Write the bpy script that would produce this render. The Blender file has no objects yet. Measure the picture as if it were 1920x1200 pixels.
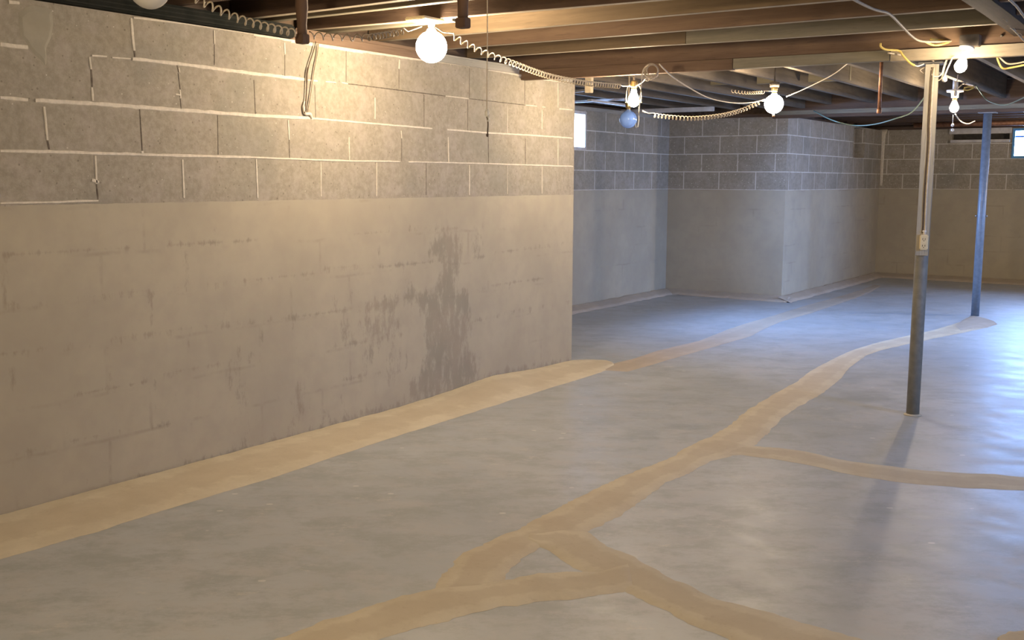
import bpy, bmesh, math, random
from mathutils import Vector, Matrix, noise
random.seed(7)
sc = bpy.context.scene
COL = sc.collection

# ------------------------------------------------------------------ camera
F, PITCH, ROLL, YAW, H = 1974.97, .1336, .005, .5931, 1.2447
fw = Vector((-math.sin(YAW)*math.cos(PITCH), math.cos(YAW)*math.cos(PITCH), -math.sin(PITCH)))
rt = Vector((math.cos(YAW), math.sin(YAW), 0)); up = rt.cross(fw)
R2 = math.cos(ROLL)*rt + math.sin(ROLL)*up; U2 = -math.sin(ROLL)*rt + math.cos(ROLL)*up
cam = bpy.data.cameras.new('camera'); co = bpy.data.objects.new('camera', cam); COL.objects.link(co)
cam.sensor_width = 36; cam.lens = F*36/1920; cam.clip_start = .05; cam.clip_end = 200
co.matrix_world = Matrix(((R2.x, U2.x, -fw.x, 0), (R2.y, U2.y, -fw.y, 0), (R2.z, U2.z, -fw.z, H), (0, 0, 0, 1)))
sc.camera = co
sc.view_settings.view_transform = 'Standard'; sc.view_settings.look = 'None'
sc.view_settings.gamma = 1; sc.view_settings.use_curve_mapping = False
sc.view_settings.exposure = 0.63

# ------------------------------------------------------------------ world and daylight through the windows
w = bpy.data.worlds.new('world'); sc.world = w; w.use_nodes = True
bg = w.node_tree.nodes['Background']; bg.inputs[0].default_value = (.62, .78, 1, 1); bg.inputs[1].default_value = 4.0
BULB_POWER = 330.0
BULB_COL = (1.0, .775, .515)
DAY = (.30, .50, 1.0)

def area(name, loc, target, sx, sy, power, color, spread=180):
    l = bpy.data.lights.new(name, 'AREA'); l.shape = 'RECTANGLE'; l.size = sx; l.size_y = sy
    l.energy = power; l.color = color; l.spread = math.radians(spread)
    o = bpy.data.objects.new(name, l); COL.objects.link(o); o.location = loc
    d = Vector(target)-Vector(loc); o.rotation_euler = d.to_track_quat('-Z', 'Y').to_euler()
    return o

XA, YA = -3.6627, 6.17          # near left wall and its end
XB, YC = -5.0676, 10.55         # alcove walls
XD, YE = -3.75, 14.06           # far left wall, end wall
XR, YBK = 3.0, -1.7             # right wall, wall behind
ZT = 1.88; Z6 = 1.138; ROW = .1865; BL = .4064

# right-hand windows (openings are built in wall_right below)
WR = [(7.2, 8.2), (3.9, 4.9), (11.9, 12.9)]
for i, (a, b) in enumerate(WR):
    area('daylight', (XR+.30, (a+b)/2, 1.66), ((-2.4, .4, .2)[i], (10.1, 5.0, 10.8)[i], 0), .95, .42, (30, 42, 30)[i], DAY, (48, 90, 70)[i])
area('daylight', (-1.85, YE+.25, 1.69), (-1.75, YE-4.5, 0), .6, .34, 40, DAY, 120)
area('daylight', (XB-.25, 8.4, 1.70), (-2.5, 9.2, 0), .6, .34, 130, DAY, 105)

# ------------------------------------------------------------------ helpers
O = Vector((0, 0, H))
def ray(x, y): return fw + (R2*(x-960)+U2*(600-y))/F
def onZ(x, y, z=0): v = ray(x, y); return O+v*((z-H)/v.z)
def onX(x, y, X): v = ray(x, y); return O+v*(X/v.x)
def onY(x, y, Y): v = ray(x, y); return O+v*(Y/v.y)
def pt(x, y, d): return O+ray(x, y)*d

def link(name, me, mat, parent=None):
    o = bpy.data.objects.new(name, me); COL.objects.link(o)
    if mat is not None:
        for m in (mat if isinstance(mat, (list, tuple)) else [mat]): me.materials.append(m)
    if parent: 
        o.parent = parent; o.matrix_parent_inverse = Matrix.Translation(-parent.location)
    return o
def tag(o, label=None, cat=None, group=None, kind=None):
    if label: o['label'] = label
    if cat: o['category'] = cat
    if group: o['group'] = group
    if kind: o['kind'] = kind
    return o
def empty(name, loc, label, cat, group=None):
    o = bpy.data.objects.new(name, None); COL.objects.link(o); o.location = loc; o.empty_display_size = .05
    return tag(o, label, cat, group)

class MB:
    def __init__(s): s.v = []; s.f = []; s.m = []; s.sm = []
    def add(s, vs, fs, mi=0, smooth=False):
        k = len(s.v); s.v += [tuple(p) for p in vs]
        for f in fs: s.f.append([i+k for i in f]); s.m.append(mi); s.sm.append(smooth)
        return s
    def box(s, lo, hi, mi=0, bev=0):
        bm = bmesh.new(); bmesh.ops.create_cube(bm, size=1)
        c = [(a+b)/2 for a, b in zip(lo, hi)]; d = [abs(b-a) for a, b in zip(lo, hi)]
        for q in bm.verts: q.co = Vector((q.co.x*d[0]+c[0], q.co.y*d[1]+c[1], q.co.z*d[2]+c[2]))
        if bev: bmesh.ops.bevel(bm, geom=bm.edges[:], offset=bev, segments=2, affect='EDGES')
        return s.bm(bm, mi)
    def bm(s, bm, mi=0, smooth=False):
        bm.verts.index_update(); s.add([q.co[:] for q in bm.verts], [[q.index for q in f.verts] for f in bm.faces], mi, smooth); bm.free(); return s
    def tube(s, pts, r, n=8, mi=0, caps=True):
        pts = [Vector(p) for p in pts]; N = len(pts); rs = r if isinstance(r, (list, tuple)) else [r]*N
        t0 = (pts[1]-pts[0]).normalized(); a = t0.orthogonal().normalized(); vs = []
        for i, p in enumerate(pts):
            t = (pts[min(i+1, N-1)]-pts[max(i-1, 0)])
            t = t.normalized() if t.length > 1e-9 else t0
            a = (a-t*a.dot(t)); a = a.normalized() if a.length > 1e-6 else t.orthogonal().normalized()
            b = t.cross(a)
            for k in range(n):
                g = 2*math.pi*k/n; vs.append(p+(a*math.cos(g)+b*math.sin(g))*rs[i])
        fs = [[i*n+k, i*n+(k+1) % n, (i+1)*n+(k+1) % n, (i+1)*n+k] for i in range(N-1) for k in range(n)]
        if caps: fs += [list(range(n))[::-1], [(N-1)*n+k for k in range(n)]]
        return s.add(vs, fs, mi, True)
    def lathe(s, c, prof, axis=(0, 0, 1), n=24, mi=0):
        ax = Vector(axis).normalized(); c = Vector(c)
        return s.tube([c+ax*z for r, z in prof], [max(r, .0003) for r, z in prof], n, mi)
    def build(s, name, mat, parent=None):
        me = bpy.data.meshes.new(name); me.from_pydata(s.v, [], s.f); me.update()
        for p, mi, sm in zip(me.polygons, s.m, s.sm): p.material_index = mi; p.use_smooth = sm
        bm = bmesh.new(); bm.from_mesh(me); bmesh.ops.recalc_face_normals(bm, faces=bm.faces); bm.to_mesh(me); bm.free()
        return link(name, me, mat, parent)

def smooth(pts, k=6):
    P = [Vector(p) for p in pts]; P = [P[0]*2-P[1]]+P+[P[-1]*2-P[-2]]; out = []
    for i in range(1, len(P)-2):
        a, b, c, d = P[i-1:i+3]
        for j in range(k):
            t = j/k; out.append(.5*((2*b)+(c-a)*t+(2*a-5*b+4*c-d)*t*t+(3*b-a-3*c+d)*t**3))
    out.append(P[-2]); return out
def resample(pts, n):
    L = [0]
    for a, b in zip(pts, pts[1:]): L.append(L[-1]+(b-a).length)
    out = []; j = 0
    for i in range(n):
        s = L[-1]*i/(n-1)
        while j < len(pts)-2 and L[j+1] < s: j += 1
        seg = L[j+1]-L[j]; t = 0 if seg == 0 else (s-L[j])/seg
        out.append(pts[j].lerp(pts[j+1], min(max(t, 0), 1)))
    return out
def coil(path, R, turns, per=10):
    n = int(turns*per)+1; c = resample(path, n); out = []
    a = Vector((0, 0, 1))
    for i, p in enumerate(c):
        t = (c[min(i+1, n-1)]-c[max(i-1, 0)]).normalized(); a = (a-t*a.dot(t)).normalized(); b = t.cross(a)
        g = 2*math.pi*i/per
        out.append(p+(a*math.cos(g)+b*math.sin(g))*R)
    return out

# ------------------------------------------------------------------ materials
def newmat(name):
    m = bpy.data.materials.new(name); m.use_nodes = True; nt = m.node_tree
    return m, nt, nt.nodes, nt.links, nt.nodes['Principled BSDF']
def mixc(nt, fac, a, b, mode='MIX'):
    n = nt.nodes.new('ShaderNodeMix'); n.data_type = 'RGBA'; n.blend_type = mode; n.clamp_factor = True
    for i, v in ((0, fac), (6, a), (7, b)):
        if hasattr(v, 'links'): nt.links.new(v, n.inputs[i])
        else: n.inputs[i].default_value = v if i == 0 else (*v[:3], 1)
    return n.outputs[2]
def mth(nt, op, a, b=0, c=None, clamp=False):
    n = nt.nodes.new('ShaderNodeMath'); n.operation = op; n.use_clamp = clamp
    for i, v in enumerate((a, b, c)):
        if v is None: continue
        if hasattr(v, 'links'): nt.links.new(v, n.inputs[i])
        else: n.inputs[i].default_value = v
    return n.outputs[0]
def noi(nt, vec, scale, detail=4, rough=.55, stretch=None):
    if stretch:
        mp = nt.nodes.new('ShaderNodeMapping'); mp.inputs['Scale'].default_value = stretch
        nt.links.new(vec, mp.inputs[0]); vec = mp.outputs[0]
    n = nt.nodes.new('ShaderNodeTexNoise'); n.inputs['Scale'].default_value = scale
    n.inputs['Detail'].default_value = detail; n.inputs['Roughness'].default_value = rough
    nt.links.new(vec, n.inputs['Vector']); return n.outputs['Fac']
def ramp(nt, v, lo, hi):
    n = nt.nodes.new('ShaderNodeMapRange'); n.interpolation_type = 'SMOOTHSTEP'
    nt.links.new(v, n.inputs[0]); n.inputs[1].default_value = lo; n.inputs[2].default_value = hi; return n.outputs[0]
def objco(nt): return nt.nodes.new('ShaderNodeTexCoord').outputs['Object']
def bump(nt, bs, hgt, strength=.3, dist=.01):
    n = nt.nodes.new('ShaderNodeBump'); n.inputs['Strength'].default_value = strength; n.inputs['Distance'].default_value = dist
    nt.links.new(hgt, n.inputs['Height']); nt.links.new(n.outputs[0], bs.inputs['Normal'])

def simple(name, c1, c2=None, rough=.6, scale=30, metal=0, bmp=.15, spec=None):
    m, nt, N, L, bs = newmat(name); oc = objco(nt)
    c2 = c2 or tuple(x*.75 for x in c1)
    n = noi(nt, oc, scale, 5); L.new(mixc(nt, ramp(nt, n, .35, .65), c1, c2), bs.inputs['Base Color'])
    bs.inputs['Roughness'].default_value = rough; bs.inputs['Metallic'].default_value = metal
    if spec is not None: bs.inputs['Specular IOR Level'].default_value = spec
    bump(nt, bs, n, bmp, .002); return m

def wallmat(name, far):
    m, nt, N, L, bs = newmat(name); oc = objco(nt)
    uv = N.new('ShaderNodeUVMap').outputs[0]
    sep = N.new('ShaderNodeSeparateXYZ'); L.new(uv, sep.inputs[0]); v = sep.outputs[1]
    br = N.new('ShaderNodeTexBrick'); L.new(uv, br.inputs['Vector'])
    for k, val in (('Scale', 1), ('Brick Width', BL), ('Row Height', ROW), ('Mortar Size', .0052 if far else .004), ('Mortar Smooth', .15), ('Bias', 0)):
        br.inputs[k].default_value = val
    br.inputs['Color1'].default_value = (.0, .0, .0, 1); br.inputs['Color2'].default_value = (1, 1, 1, 1); br.inputs['Mortar'].default_value = (.5, .5, .5, 1)
    br.offset = .5; br.offset_frequency = 2
    # wobbling wider ghost joints for the coat
    nz = N.new('ShaderNodeTexNoise'); nz.inputs['Scale'].default_value = 5; nz.inputs['Detail'].default_value = 5; L.new(oc, nz.inputs['Vector'])
    ad = N.new('ShaderNodeVectorMath'); ad.operation = 'MULTIPLY_ADD'; L.new(nz.outputs['Color'], ad.inputs[0]); ad.inputs[1].default_value = (.024, .024, 0); L.new(uv, ad.inputs[2])
    b2 = N.new('ShaderNodeTexBrick'); L.new(ad.outputs[0], b2.inputs['Vector'])
    for k, val in (('Scale', 1), ('Brick Width', BL), ('Row Height', ROW), ('Mortar Size', .013), ('Mortar Smooth', 1), ('Bias', 0)):
        b2.inputs[k].default_value = val
    b2.offset = .5; b2.offset_frequency = 2
    big = noi(nt, oc, 1.6, 4); mid = noi(nt, oc, 9, 5); fine = noi(nt, oc, 38, 7, .75); gr = noi(nt, oc, 260, 3, .6)
    # bare block
    blk = mixc(nt, ramp(nt, fine, .3, .7), (.27, .24, .188), (.385, .345, .275))
    blk = mixc(nt, mth(nt, 'MULTIPLY', br.outputs['Color'], .22), blk, (.26, .24, .2))
    blk = mixc(nt, mth(nt, 'MULTIPLY', ramp(nt, mid, .45, .68), .35), blk, (.44, .385, .335))
    blk = mixc(nt, mth(nt, 'MULTIPLY', ramp(nt, big, .5, .66), .5), blk, (.22, .215, .18))
    vo = N.new('ShaderNodeTexVoronoi'); vo.inputs['Scale'].default_value = 42; L.new(oc, vo.inputs['Vector'])
    vs = N.new('ShaderNodeSeparateXYZ'); L.new(vo.outputs['Color'], vs.inputs[0])
    spk = mth(nt, 'MULTIPLY', mth(nt, 'LESS_THAN', vo.outputs['Distance'], .2), mth(nt, 'GREATER_THAN', vs.outputs[0], .74))
    blk = mixc(nt, mth(nt, 'MULTIPLY', spk, .75), blk, (.66, .6, .52))
    spd = mth(nt, 'MULTIPLY', mth(nt, 'LESS_THAN', vo.outputs['Distance'], .2), mth(nt, 'LESS_THAN', vs.outputs[0], .07))
    blk = mixc(nt, mth(nt, 'MULTIPLY', spd, .45), blk, (.1, .08, .06))
    if far:
        gate = ramp(nt, mid, .33, .45)
        blk = mixc(nt, mth(nt, 'MULTIPLY', br.outputs['Fac'], mth(nt, 'MULTIPLY_ADD', gate, .6, .4)), blk, (.62, .59, .53))
    # thin cement coat
    prg = mixc(nt, ramp(nt, big, .35, .65), (.395, .35, .265), (.445, .395, .295))
    prg = mixc(nt, mth(nt, 'MULTIPLY', ramp(nt, mid, .35, .7), .35), prg, (.36, .31, .245))
    g1 = noi(nt, oc, 2.3, 5, .7)
    gst = mth(nt, 'MULTIPLY', b2.outputs['Fac'], ramp(nt, g1, .50, .68))
    prg = mixc(nt, mth(nt, 'MULTIPLY', gst, .24), prg, (.19, .145, .11))
    at = N.new('ShaderNodeAttribute'); at.attribute_name = 'damp'
    nn = noi(nt, oc, 14, 8, .75, (1, 1.6, .55))
    dm = ramp(nt, mth(nt, 'ADD', at.outputs['Fac'], mth(nt, 'MULTIPLY', mth(nt, 'SUBTRACT', nn, .5), 2.6)), .36, .80)
    prg = mixc(nt, mth(nt, 'MULTIPLY', dm, .40), prg, (.21, .165, .13))
    dn = noi(nt, oc, 3.1, 3)
    prg = mixc(nt, mth(nt, 'MULTIPLY', mth(nt, 'MULTIPLY', dm, ramp(nt, dn, .45, .6)), .3), prg, (.25, .25, .19))
    edge = mth(nt, 'ADD', v, mth(nt, 'MULTIPLY', mth(nt, 'SUBTRACT', mid, .5), .012))
    isb = mth(nt, 'GREATER_THAN', edge, 6*ROW)
    L.new(mixc(nt, isb, prg, blk), bs.inputs['Base Color'])
    bs.inputs['Roughness'].default_value = .88; bs.inputs['Specular IOR Level'].default_value = .25
    hb = mth(nt, 'ADD', mth(nt, 'MULTIPLY', isb, mth(nt, 'MULTIPLY', fine, .9)), mth(nt, 'MULTIPLY', mid, .5))
    hb = mth(nt, 'SUBTRACT', hb, mth(nt, 'MULTIPLY', isb, .8))
    hb = mth(nt, 'SUBTRACT', hb, mth(nt, 'MULTIPLY', gst, .35))
    bump(nt, bs, hb, .55, .004); return m

M = {}
M['wall_near'] = wallmat('painted block, near', False)
M['wall_far'] = wallmat('block, far', True)
M['mortar'] = simple('pale joint mortar', (.68, .62, .52), (.58, .53, .44), .85, 60)
M['smear'] = simple('smooth cement smear', (.35, .32, .25), (.31, .285, .225), .9, 14)
M['joint_dark'] = simple('open joint', (.1, .08, .06), (.17, .14, .11), .95, 60)

def floormat():
    m, nt, N, L, bs = newmat('painted concrete floor'); oc = objco(nt)
    big = noi(nt, oc, .9, 5, .6); mid = noi(nt, oc, 5, 6, .65, (1, 1.3, 1)); fine = noi(nt, oc, 40, 5, .7)
    c = mixc(nt, ramp(nt, big, .35, .65), (.38, .405, .42), (.455, .475, .485))
    c = mixc(nt, mth(nt, 'MULTIPLY', ramp(nt, mid, .42, .68), .5), c, (.485, .465, .445))
    c = mixc(nt, mth(nt, 'MULTIPLY', ramp(nt, noi(nt, oc, 2.2, 6, .7), .5, .7), .45), c, (.34, .358, .345))
    mp = N.new('ShaderNodeMapping'); mp.vector_type = 'TEXTURE'; mp.inputs['Rotation'].default_value = (0, 0, .6); mp.inputs['Scale'].default_value = (1.35, .85, 1); L.new(oc, mp.inputs[0])
    w1 = noi(nt, mp.outputs[0], 8, 8, .8); g = noi(nt, oc, 1.7, 3)
    L2 = mth(nt, 'MULTIPLY', ramp(nt, w1, .56, .68), ramp(nt, g, .40, .56))
    c = mixc(nt, mth(nt, 'MULTIPLY', ramp(nt, noi(nt, mp.outputs[0], 4.5, 9, .8), .44, .62), .7), c, (.315, .335, .325))
    c = mixc(nt, mth(nt, 'MULTIPLY', L2, .75), c, (.56, .54, .50))
    vo = N.new('ShaderNodeTexVoronoi'); vo.inputs['Scale'].default_value = 9; L.new(mp.outputs[0], vo.inputs['Vector'])
    vs = N.new('ShaderNodeSeparateXYZ'); L.new(vo.outputs['Color'], vs.inputs[0])
    sp = mth(nt, 'MULTIPLY', mth(nt, 'LESS_THAN', vo.outputs['Distance'], .09), mth(nt, 'GREATER_THAN', vs.outputs[0], .82))
    c = mixc(nt, mth(nt, 'MULTIPLY', sp, .6), c, (.68, .66, .62))
    L.new(c, bs.inputs['Base Color'])
    L.new(mth(nt, 'MULTIPLY_ADD', mid, .42, .22), bs.inputs['Roughness'])
    bs.inputs['Specular IOR Level'].default_value = .42
    bump(nt, bs, mth(nt, 'ADD', mid, mth(nt, 'MULTIPLY', fine, .25)), .25, .004); return m
M['floor'] = floormat()

def patchmat(nm='tan repair mortar', cols=((.62, .555, .42), (.55, .485, .36), (.47, .395, .285))):
    m, nt, N, L, bs = newmat(nm); oc = objco(nt)
    uv = N.new('ShaderNodeUVMap').outputs[0]; sep = N.new('ShaderNodeSeparateXYZ'); L.new(uv, sep.inputs[0])
    cen = mth(nt, 'SUBTRACT', 1.0, mth(nt, 'ABSOLUTE', mth(nt, 'MULTIPLY_ADD', sep.outputs[0], 2, -1.0)))
    n1 = noi(nt, oc, 5, 6, .65); n2 = noi(nt, oc, 45, 5, .7)
    c = mixc(nt, ramp(nt, n1, .35, .65), cols[0], cols[1])
    k = ramp(nt, mth(nt, 'ADD', cen, mth(nt, 'MULTIPLY', mth(nt, 'SUBTRACT', n1, .5), 1.1)), .4, .62)
    c = mixc(nt, mth(nt, 'MULTIPLY', k, .4), c, cols[2])
    c = mixc(nt, mth(nt, 'MULTIPLY', ramp(nt, n2, .55, .75), .25), c, (.36, .27, .18))
    L.new(c, bs.inputs['Base Color']); bs.inputs['Roughness'].default_value = .8; bs.inputs['Specular IOR Level'].default_value = .25
    bump(nt, bs, mth(nt, 'ADD', n1, mth(nt, 'MULTIPLY', n2, .3)), .35, .004); return m
M['patch'] = patchmat()
M['patch_mid'] = patchmat('brownish tan repair mortar', ((.605, .54, .405), (.535, .465, .345), (.46, .385, .28)))
M['patch_thin'] = patchmat('thin faded repair mortar', ((.49, .425, .34), (.44, .38, .305), (.39, .33, .26)))

def woodmat(name, c1, c2, c3, axis='X', rough=.75):
    m, nt, N, L, bs = newmat(name); oc = objco(nt)
    st = {'X': (.6, 9, 9), 'Y': (9, .6, 9), 'Z': (9, 9, .6)}[axis]
    n1 = noi(nt, oc, 3.2, 7, .6, st); n2 = noi(nt, oc, 14, 5, .6, tuple(x*1.0 for x in st)); n3 = noi(nt, oc, 1.8, 3)
    c = mixc(nt, ramp(nt, n1, .32, .68), c1, c2)
    c = mixc(nt, mth(nt, 'MULTIPLY', ramp(nt, n3, .5, .7), .6), c, c3)
    c = mixc(nt, mth(nt, 'MULTIPLY', ramp(nt, n2, .55, .72), .4), c, tuple(x*.45 for x in c1))
    L.new(c, bs.inputs['Base Color']); bs.inputs['Roughness'].default_value = rough; bs.inputs['Specular IOR Level'].default_value = .25
    bump(nt, bs, n2, .3, .003); return m
M['wood'] = woodmat('brown joist wood', (.145, .105, .064), (.205, .148, .09), (.10, .068, .043))
M['wood_red'] = woodmat('red brown joist wood', (.14, .09, .06), (.185, .123, .08), (.095, .06, .042))
M['wood_grey'] = woodmat('grey weathered wood', (.20, .18, .13), (.27, .24, .175), (.13, .115, .085))
M['wood_pale'] = woodmat('pale wood', (.38, .32, .23), (.45, .385, .28), (.30, .25, .18))
M['wood_y'] = woodmat('grey brown joist wood', (.125, .105, .08), (.18, .15, .115), (.085, .07, .055), 'Y')
M['wood_dark'] = woodmat('dark joist wood', (.10, .065, .045), (.15, .10, .07), (.07, .05, .04))
M['wood_dark_y'] = woodmat('dark beam wood', (.10, .07, .05), (.16, .115, .08), (.07, .05, .04), 'Y')
M['wood_shaded'] = woodmat('beam wood with shade painted in', (.035, .026, .02), (.06, .045, .035), (.025, .02, .016), 'Y')  # near black paints in the shade on the corner beam
M['pale_under'] = woodmat('paler joist underside', (.38, .33, .25), (.46, .40, .31), (.28, .24, .18))  # undersides get a paler colour than the joist faces
M['peg'] = woodmat('brown hanger wood', (.16, .095, .06), (.20, .125, .08), (.12, .075, .05), 'Z')
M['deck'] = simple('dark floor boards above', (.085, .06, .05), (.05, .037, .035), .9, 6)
M['sill_black'] = simple('black sill board', (.012, .014, .012), (.02, .021, .018), .85, 12, spec=.08)  # one near-black tone for the whole grooved board
M['sill_brown'] = woodmat('brown sill plate', (.17, .115, .08), (.23, .16, .11), (.13, .09, .065), 'Y')
M['sill_grey'] = woodmat('grey sill plate', (.34, .33, .29), (.43, .41, .36), (.24, .23, .2), 'Y')
M['white_paint'] = simple('old white paint', (.62, .60, .57), (.5, .48, .46), .6, 14)
M['post_steel'] = simple('grey painted steel post', (.235, .225, .19), (.19, .18, .155), .5, 25, .0)
M['post_blue'] = simple('blue grey painted steel post', (.165, .20, .245), (.13, .16, .20), .4, 25, .0)
M['steel'] = simple('dull steel', (.25, .25, .25), (.18, .18, .18), .45, 40, .8)
M['strip'] = woodmat('dull cream strip', (.40, .37, .30), (.46, .43, .35), (.30, .28, .23), 'Z')
M['cream'] = simple('cream plastic', (.78, .68, .45), (.72, .62, .40), .45, 30)
M['slot'] = simple('dark slot', (.04, .035, .03), None, .8)
M['porcelain'] = simple('white porcelain', (.8, .76, .68), (.72, .68, .6), .3, 20, bmp=.03)
M['cord'] = simple('cream cord', (.66, .57, .43), (.55, .47, .35), .55, 60)
M['cord_dull'] = simple('dull beige cord', (.42, .35, .26), (.35, .29, .21), .6, 60)
M['cord_yellow'] = simple('yellow cable', (.75, .58, .17), (.68, .5, .14), .5, 60)
M['cord_white'] = simple('white cable', (.78, .76, .68), (.7, .68, .6), .5, 60)
M['cord_green'] = simple('green grey wire', (.16, .20, .13), (.13, .165, .11), .5, 60)
M['cord_brown_and_shadow'] = simple('dark brown cord and cord shadow', (.12, .085, .055), None, .7, 60)
M['copper'] = simple('old copper', (.40, .20, .11), (.24, .12, .07), .5, 30, .6, .05)
M['brass'] = simple('old brass', (.5, .38, .18), (.4, .3, .14), .35, 30, .9, .05)
M['blue_paint'] = simple('blue window paint', (.10, .33, .62), (.08, .27, .55), .5, 20)
M['black_box'] = simple('dark metal box', (.10, .085, .07), (.07, .06, .05), .6, 30)
M['recess'] = simple('dark recess lining', (.06, .055, .05), None, .9)

def glassmat(name, col, alpha, rough=.02):
    m, nt, N, L, bs = newmat(name)
    tr = N.new('ShaderNodeBsdfTransparent'); tr.inputs[0].default_value = (*col, 1)
    gl = N.new('ShaderNodeBsdfGlossy'); gl.inputs['Roughness'].default_value = rough
    mx = N.new('ShaderNodeMixShader'); mx.inputs[0].default_value = alpha
    L.new(tr.outputs[0], mx.inputs[1]); L.new(gl.outputs[0], mx.inputs[2]); L.new(mx.outputs[0], N['Material Output'].inputs[0]); return m
M['pane'] = glassmat('window pane glass', (.93, .97, 1), .06)
def emis(name, col, st):
    m, nt, N, L, bs = newmat(name)
    bs.inputs['Base Color'].default_value = (.9, .88, .82, 1); bs.inputs['Roughness'].default_value = .15
    bs.inputs['Emission Color'].default_value = (*col, 1); bs.inputs['Emission Strength'].default_value = st; return m
M['lit'] = emis('glowing frosted glass', BULB_COL, BULB_POWER*1.45)
M['lit_small'] = emis('glowing small bulb glass', BULB_COL, BULB_POWER*1.15)
M['lit_dim'] = emis('dim glowing bulb glass', BULB_COL, BULB_POWER*.36)
M['lit_main'] = emis('glowing milky globe glass', BULB_COL, BULB_POWER*.53)
M['lit_soft'] = emis('softly glowing frosted glass', BULB_COL, BULB_POWER*.5)
M['globe_off'] = simple('unlit milky glass', (.62, .60, .56), (.60, .58, .54), .08, 4, bmp=0)
def daylit_glass():  # blue base colour paints in the window daylight the globe reflects
    m, nt, N, L, bs = newmat('bulb glass with blue daylight painted in')
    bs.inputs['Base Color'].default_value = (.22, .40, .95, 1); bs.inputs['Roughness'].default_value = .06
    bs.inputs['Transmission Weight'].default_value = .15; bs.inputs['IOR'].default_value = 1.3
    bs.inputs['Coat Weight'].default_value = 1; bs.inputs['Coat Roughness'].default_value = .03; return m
M['globe_daylit'] = daylit_glass()

# ------------------------------------------------------------------ walls
def wallgrid(name, plane, P0, u0, u1, z1, uoff, mat, thick, step=.25, zstep=.25, holes=(), damp=None, extra=None, label=None):
    """plane 'X' or 'Y'; P0 = visible face position; thick signed (away from the room); holes (ua,ub,za,zb,depth or None)"""
    us = {round(u0, 4), round(u1, 4)}; zs = {0., round(z1, 4)}
    k = 1
    while u0+k*step < u1-1e-3: us.add(round(u0+k*step, 4)); k += 1
    k = 1
    while k*zstep < z1-1e-3: zs.add(round(k*zstep, 4)); k += 1
    for ua, ub, za, zb, d in holes: us |= {ua, ub}; zs |= {za, zb}
    us = sorted(us); zs = sorted(zs)
    def C(u, z, off=0): return (P0+off, u, z) if plane == 'X' else (u, P0+off, z)
    def hole(u, z):
        for h in holes:
            if h[0] < u < h[1] and h[2] < z < h[3]: return h
    verts = []; idx = {}; faces = []; mi = []
    def V(p):
        q = tuple(round(c, 5) for c in p)
        if q not in idx: idx[q] = len(verts); verts.append(q)
        return idx[q]
    for i in range(len(us)-1):
        for j in range(len(zs)-1):
            if hole((us[i]+us[i+1])/2, (zs[j]+zs[j+1])/2): continue
            faces.append([V(C(us[i], zs[j])), V(C(us[i+1], zs[j])), V(C(us[i+1], zs[j+1])), V(C(us[i], zs[j+1]))]); mi.append(0)
    Q = lambda a, b, c, d, m=0: (faces.append([V(a), V(b), V(c), V(d)]), mi.append(m))
    T = thick
    for ua, ub, za, zb, d in holes:
        D = T if d is None else d*(1 if T > 0 else -1)
        Q(C(ua, za), C(ub, za), C(ub, za, D), C(ua, za, D)); Q(C(ua, zb), C(ub, zb), C(ub, zb, D), C(ua, zb, D))
        Q(C(ua, za), C(ua, zb), C(ua, zb, D), C(ua, za, D)); Q(C(ub, za), C(ub, zb), C(ub, zb, D), C(ub, za, D))
        if d is not None: Q(C(ua, za, D), C(ub, za, D), C(ub, zb, D), C(ua, zb, D))
    # ends, top and back
    Q(C(u0, 0), C(u0, z1), C(u0, z1, T), C(u0, 0, T)); Q(C(u1, 0), C(u1, z1), C(u1, z1, T), C(u1, 0, T))
    Q(C(u0, z1), C(u1, z1), C(u1, z1, T), C(u0, z1, T))
    hz = [h for h in holes if h[4] is None]
    if not hz: Q(C(u0, 0, T), C(u1, 0, T), C(u1, z1, T), C(u0, z1, T))
    else:
        cu = sorted({u0, u1} | {h[0] for h in hz} | {h[1] for h in hz}); cz = sorted({0, z1} | {h[2] for h in hz} | {h[3] for h in hz})
        for a, b in zip(cu, cu[1:]):
            for c, d in zip(cz, cz[1:]):
                if not any(h[0] < (a+b)/2 < h[1] and h[2] < (c+d)/2 < h[3] for h in hz): Q(C(a, c, T), C(b, c, T), C(b, d, T), C(a, d, T))
    if extra: extra(V, faces, mi, C)
    me = bpy.data.meshes.new(name); me.from_pydata(verts, [], faces); me.update()
    uvl = me.uv_layers.new(name='UVMap')
    ui = 1 if plane == 'X' else 0; oi = 1-ui
    for p in me.polygons:
        p.material_index = mi[p.index]
        for li in p.loop_indices:
            c = me.vertices[me.loops[li].vertex_index].co
            uvl.data[li].uv = (c[ui]-uoff+(c[oi]-P0)*1.0, c.z-Z6+6*ROW)
    at = me.attributes.new('damp', 'FLOAT', 'POINT')
    if damp: at.data.foreach_set('value', [damp(v.co) for v in me.vertices])
    o = link(name, me, mat); tag(o, kind='structure', label=label); return o

def inpoly(x, y, poly):
    c = False; n = len(poly)
    for i in range(n):
        x1, y1 = poly[i]; x2, y2 = poly[i-1]
        if (y1 > y) != (y2 > y) and x < (x2-x1)*(y-y1)/(y2-y1)+x1: c = not c
    return c
def segd(x, y, a, b):
    dx, dy = b[0]-a[0], b[1]-a[1]; t = ((x-a[0])*dx+(y-a[1])*dy)/(dx*dx+dy*dy+1e-12); t = min(1, max(0, t))
    return math.hypot(x-a[0]-t*dx, y-a[1]-t*dy)

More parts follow.
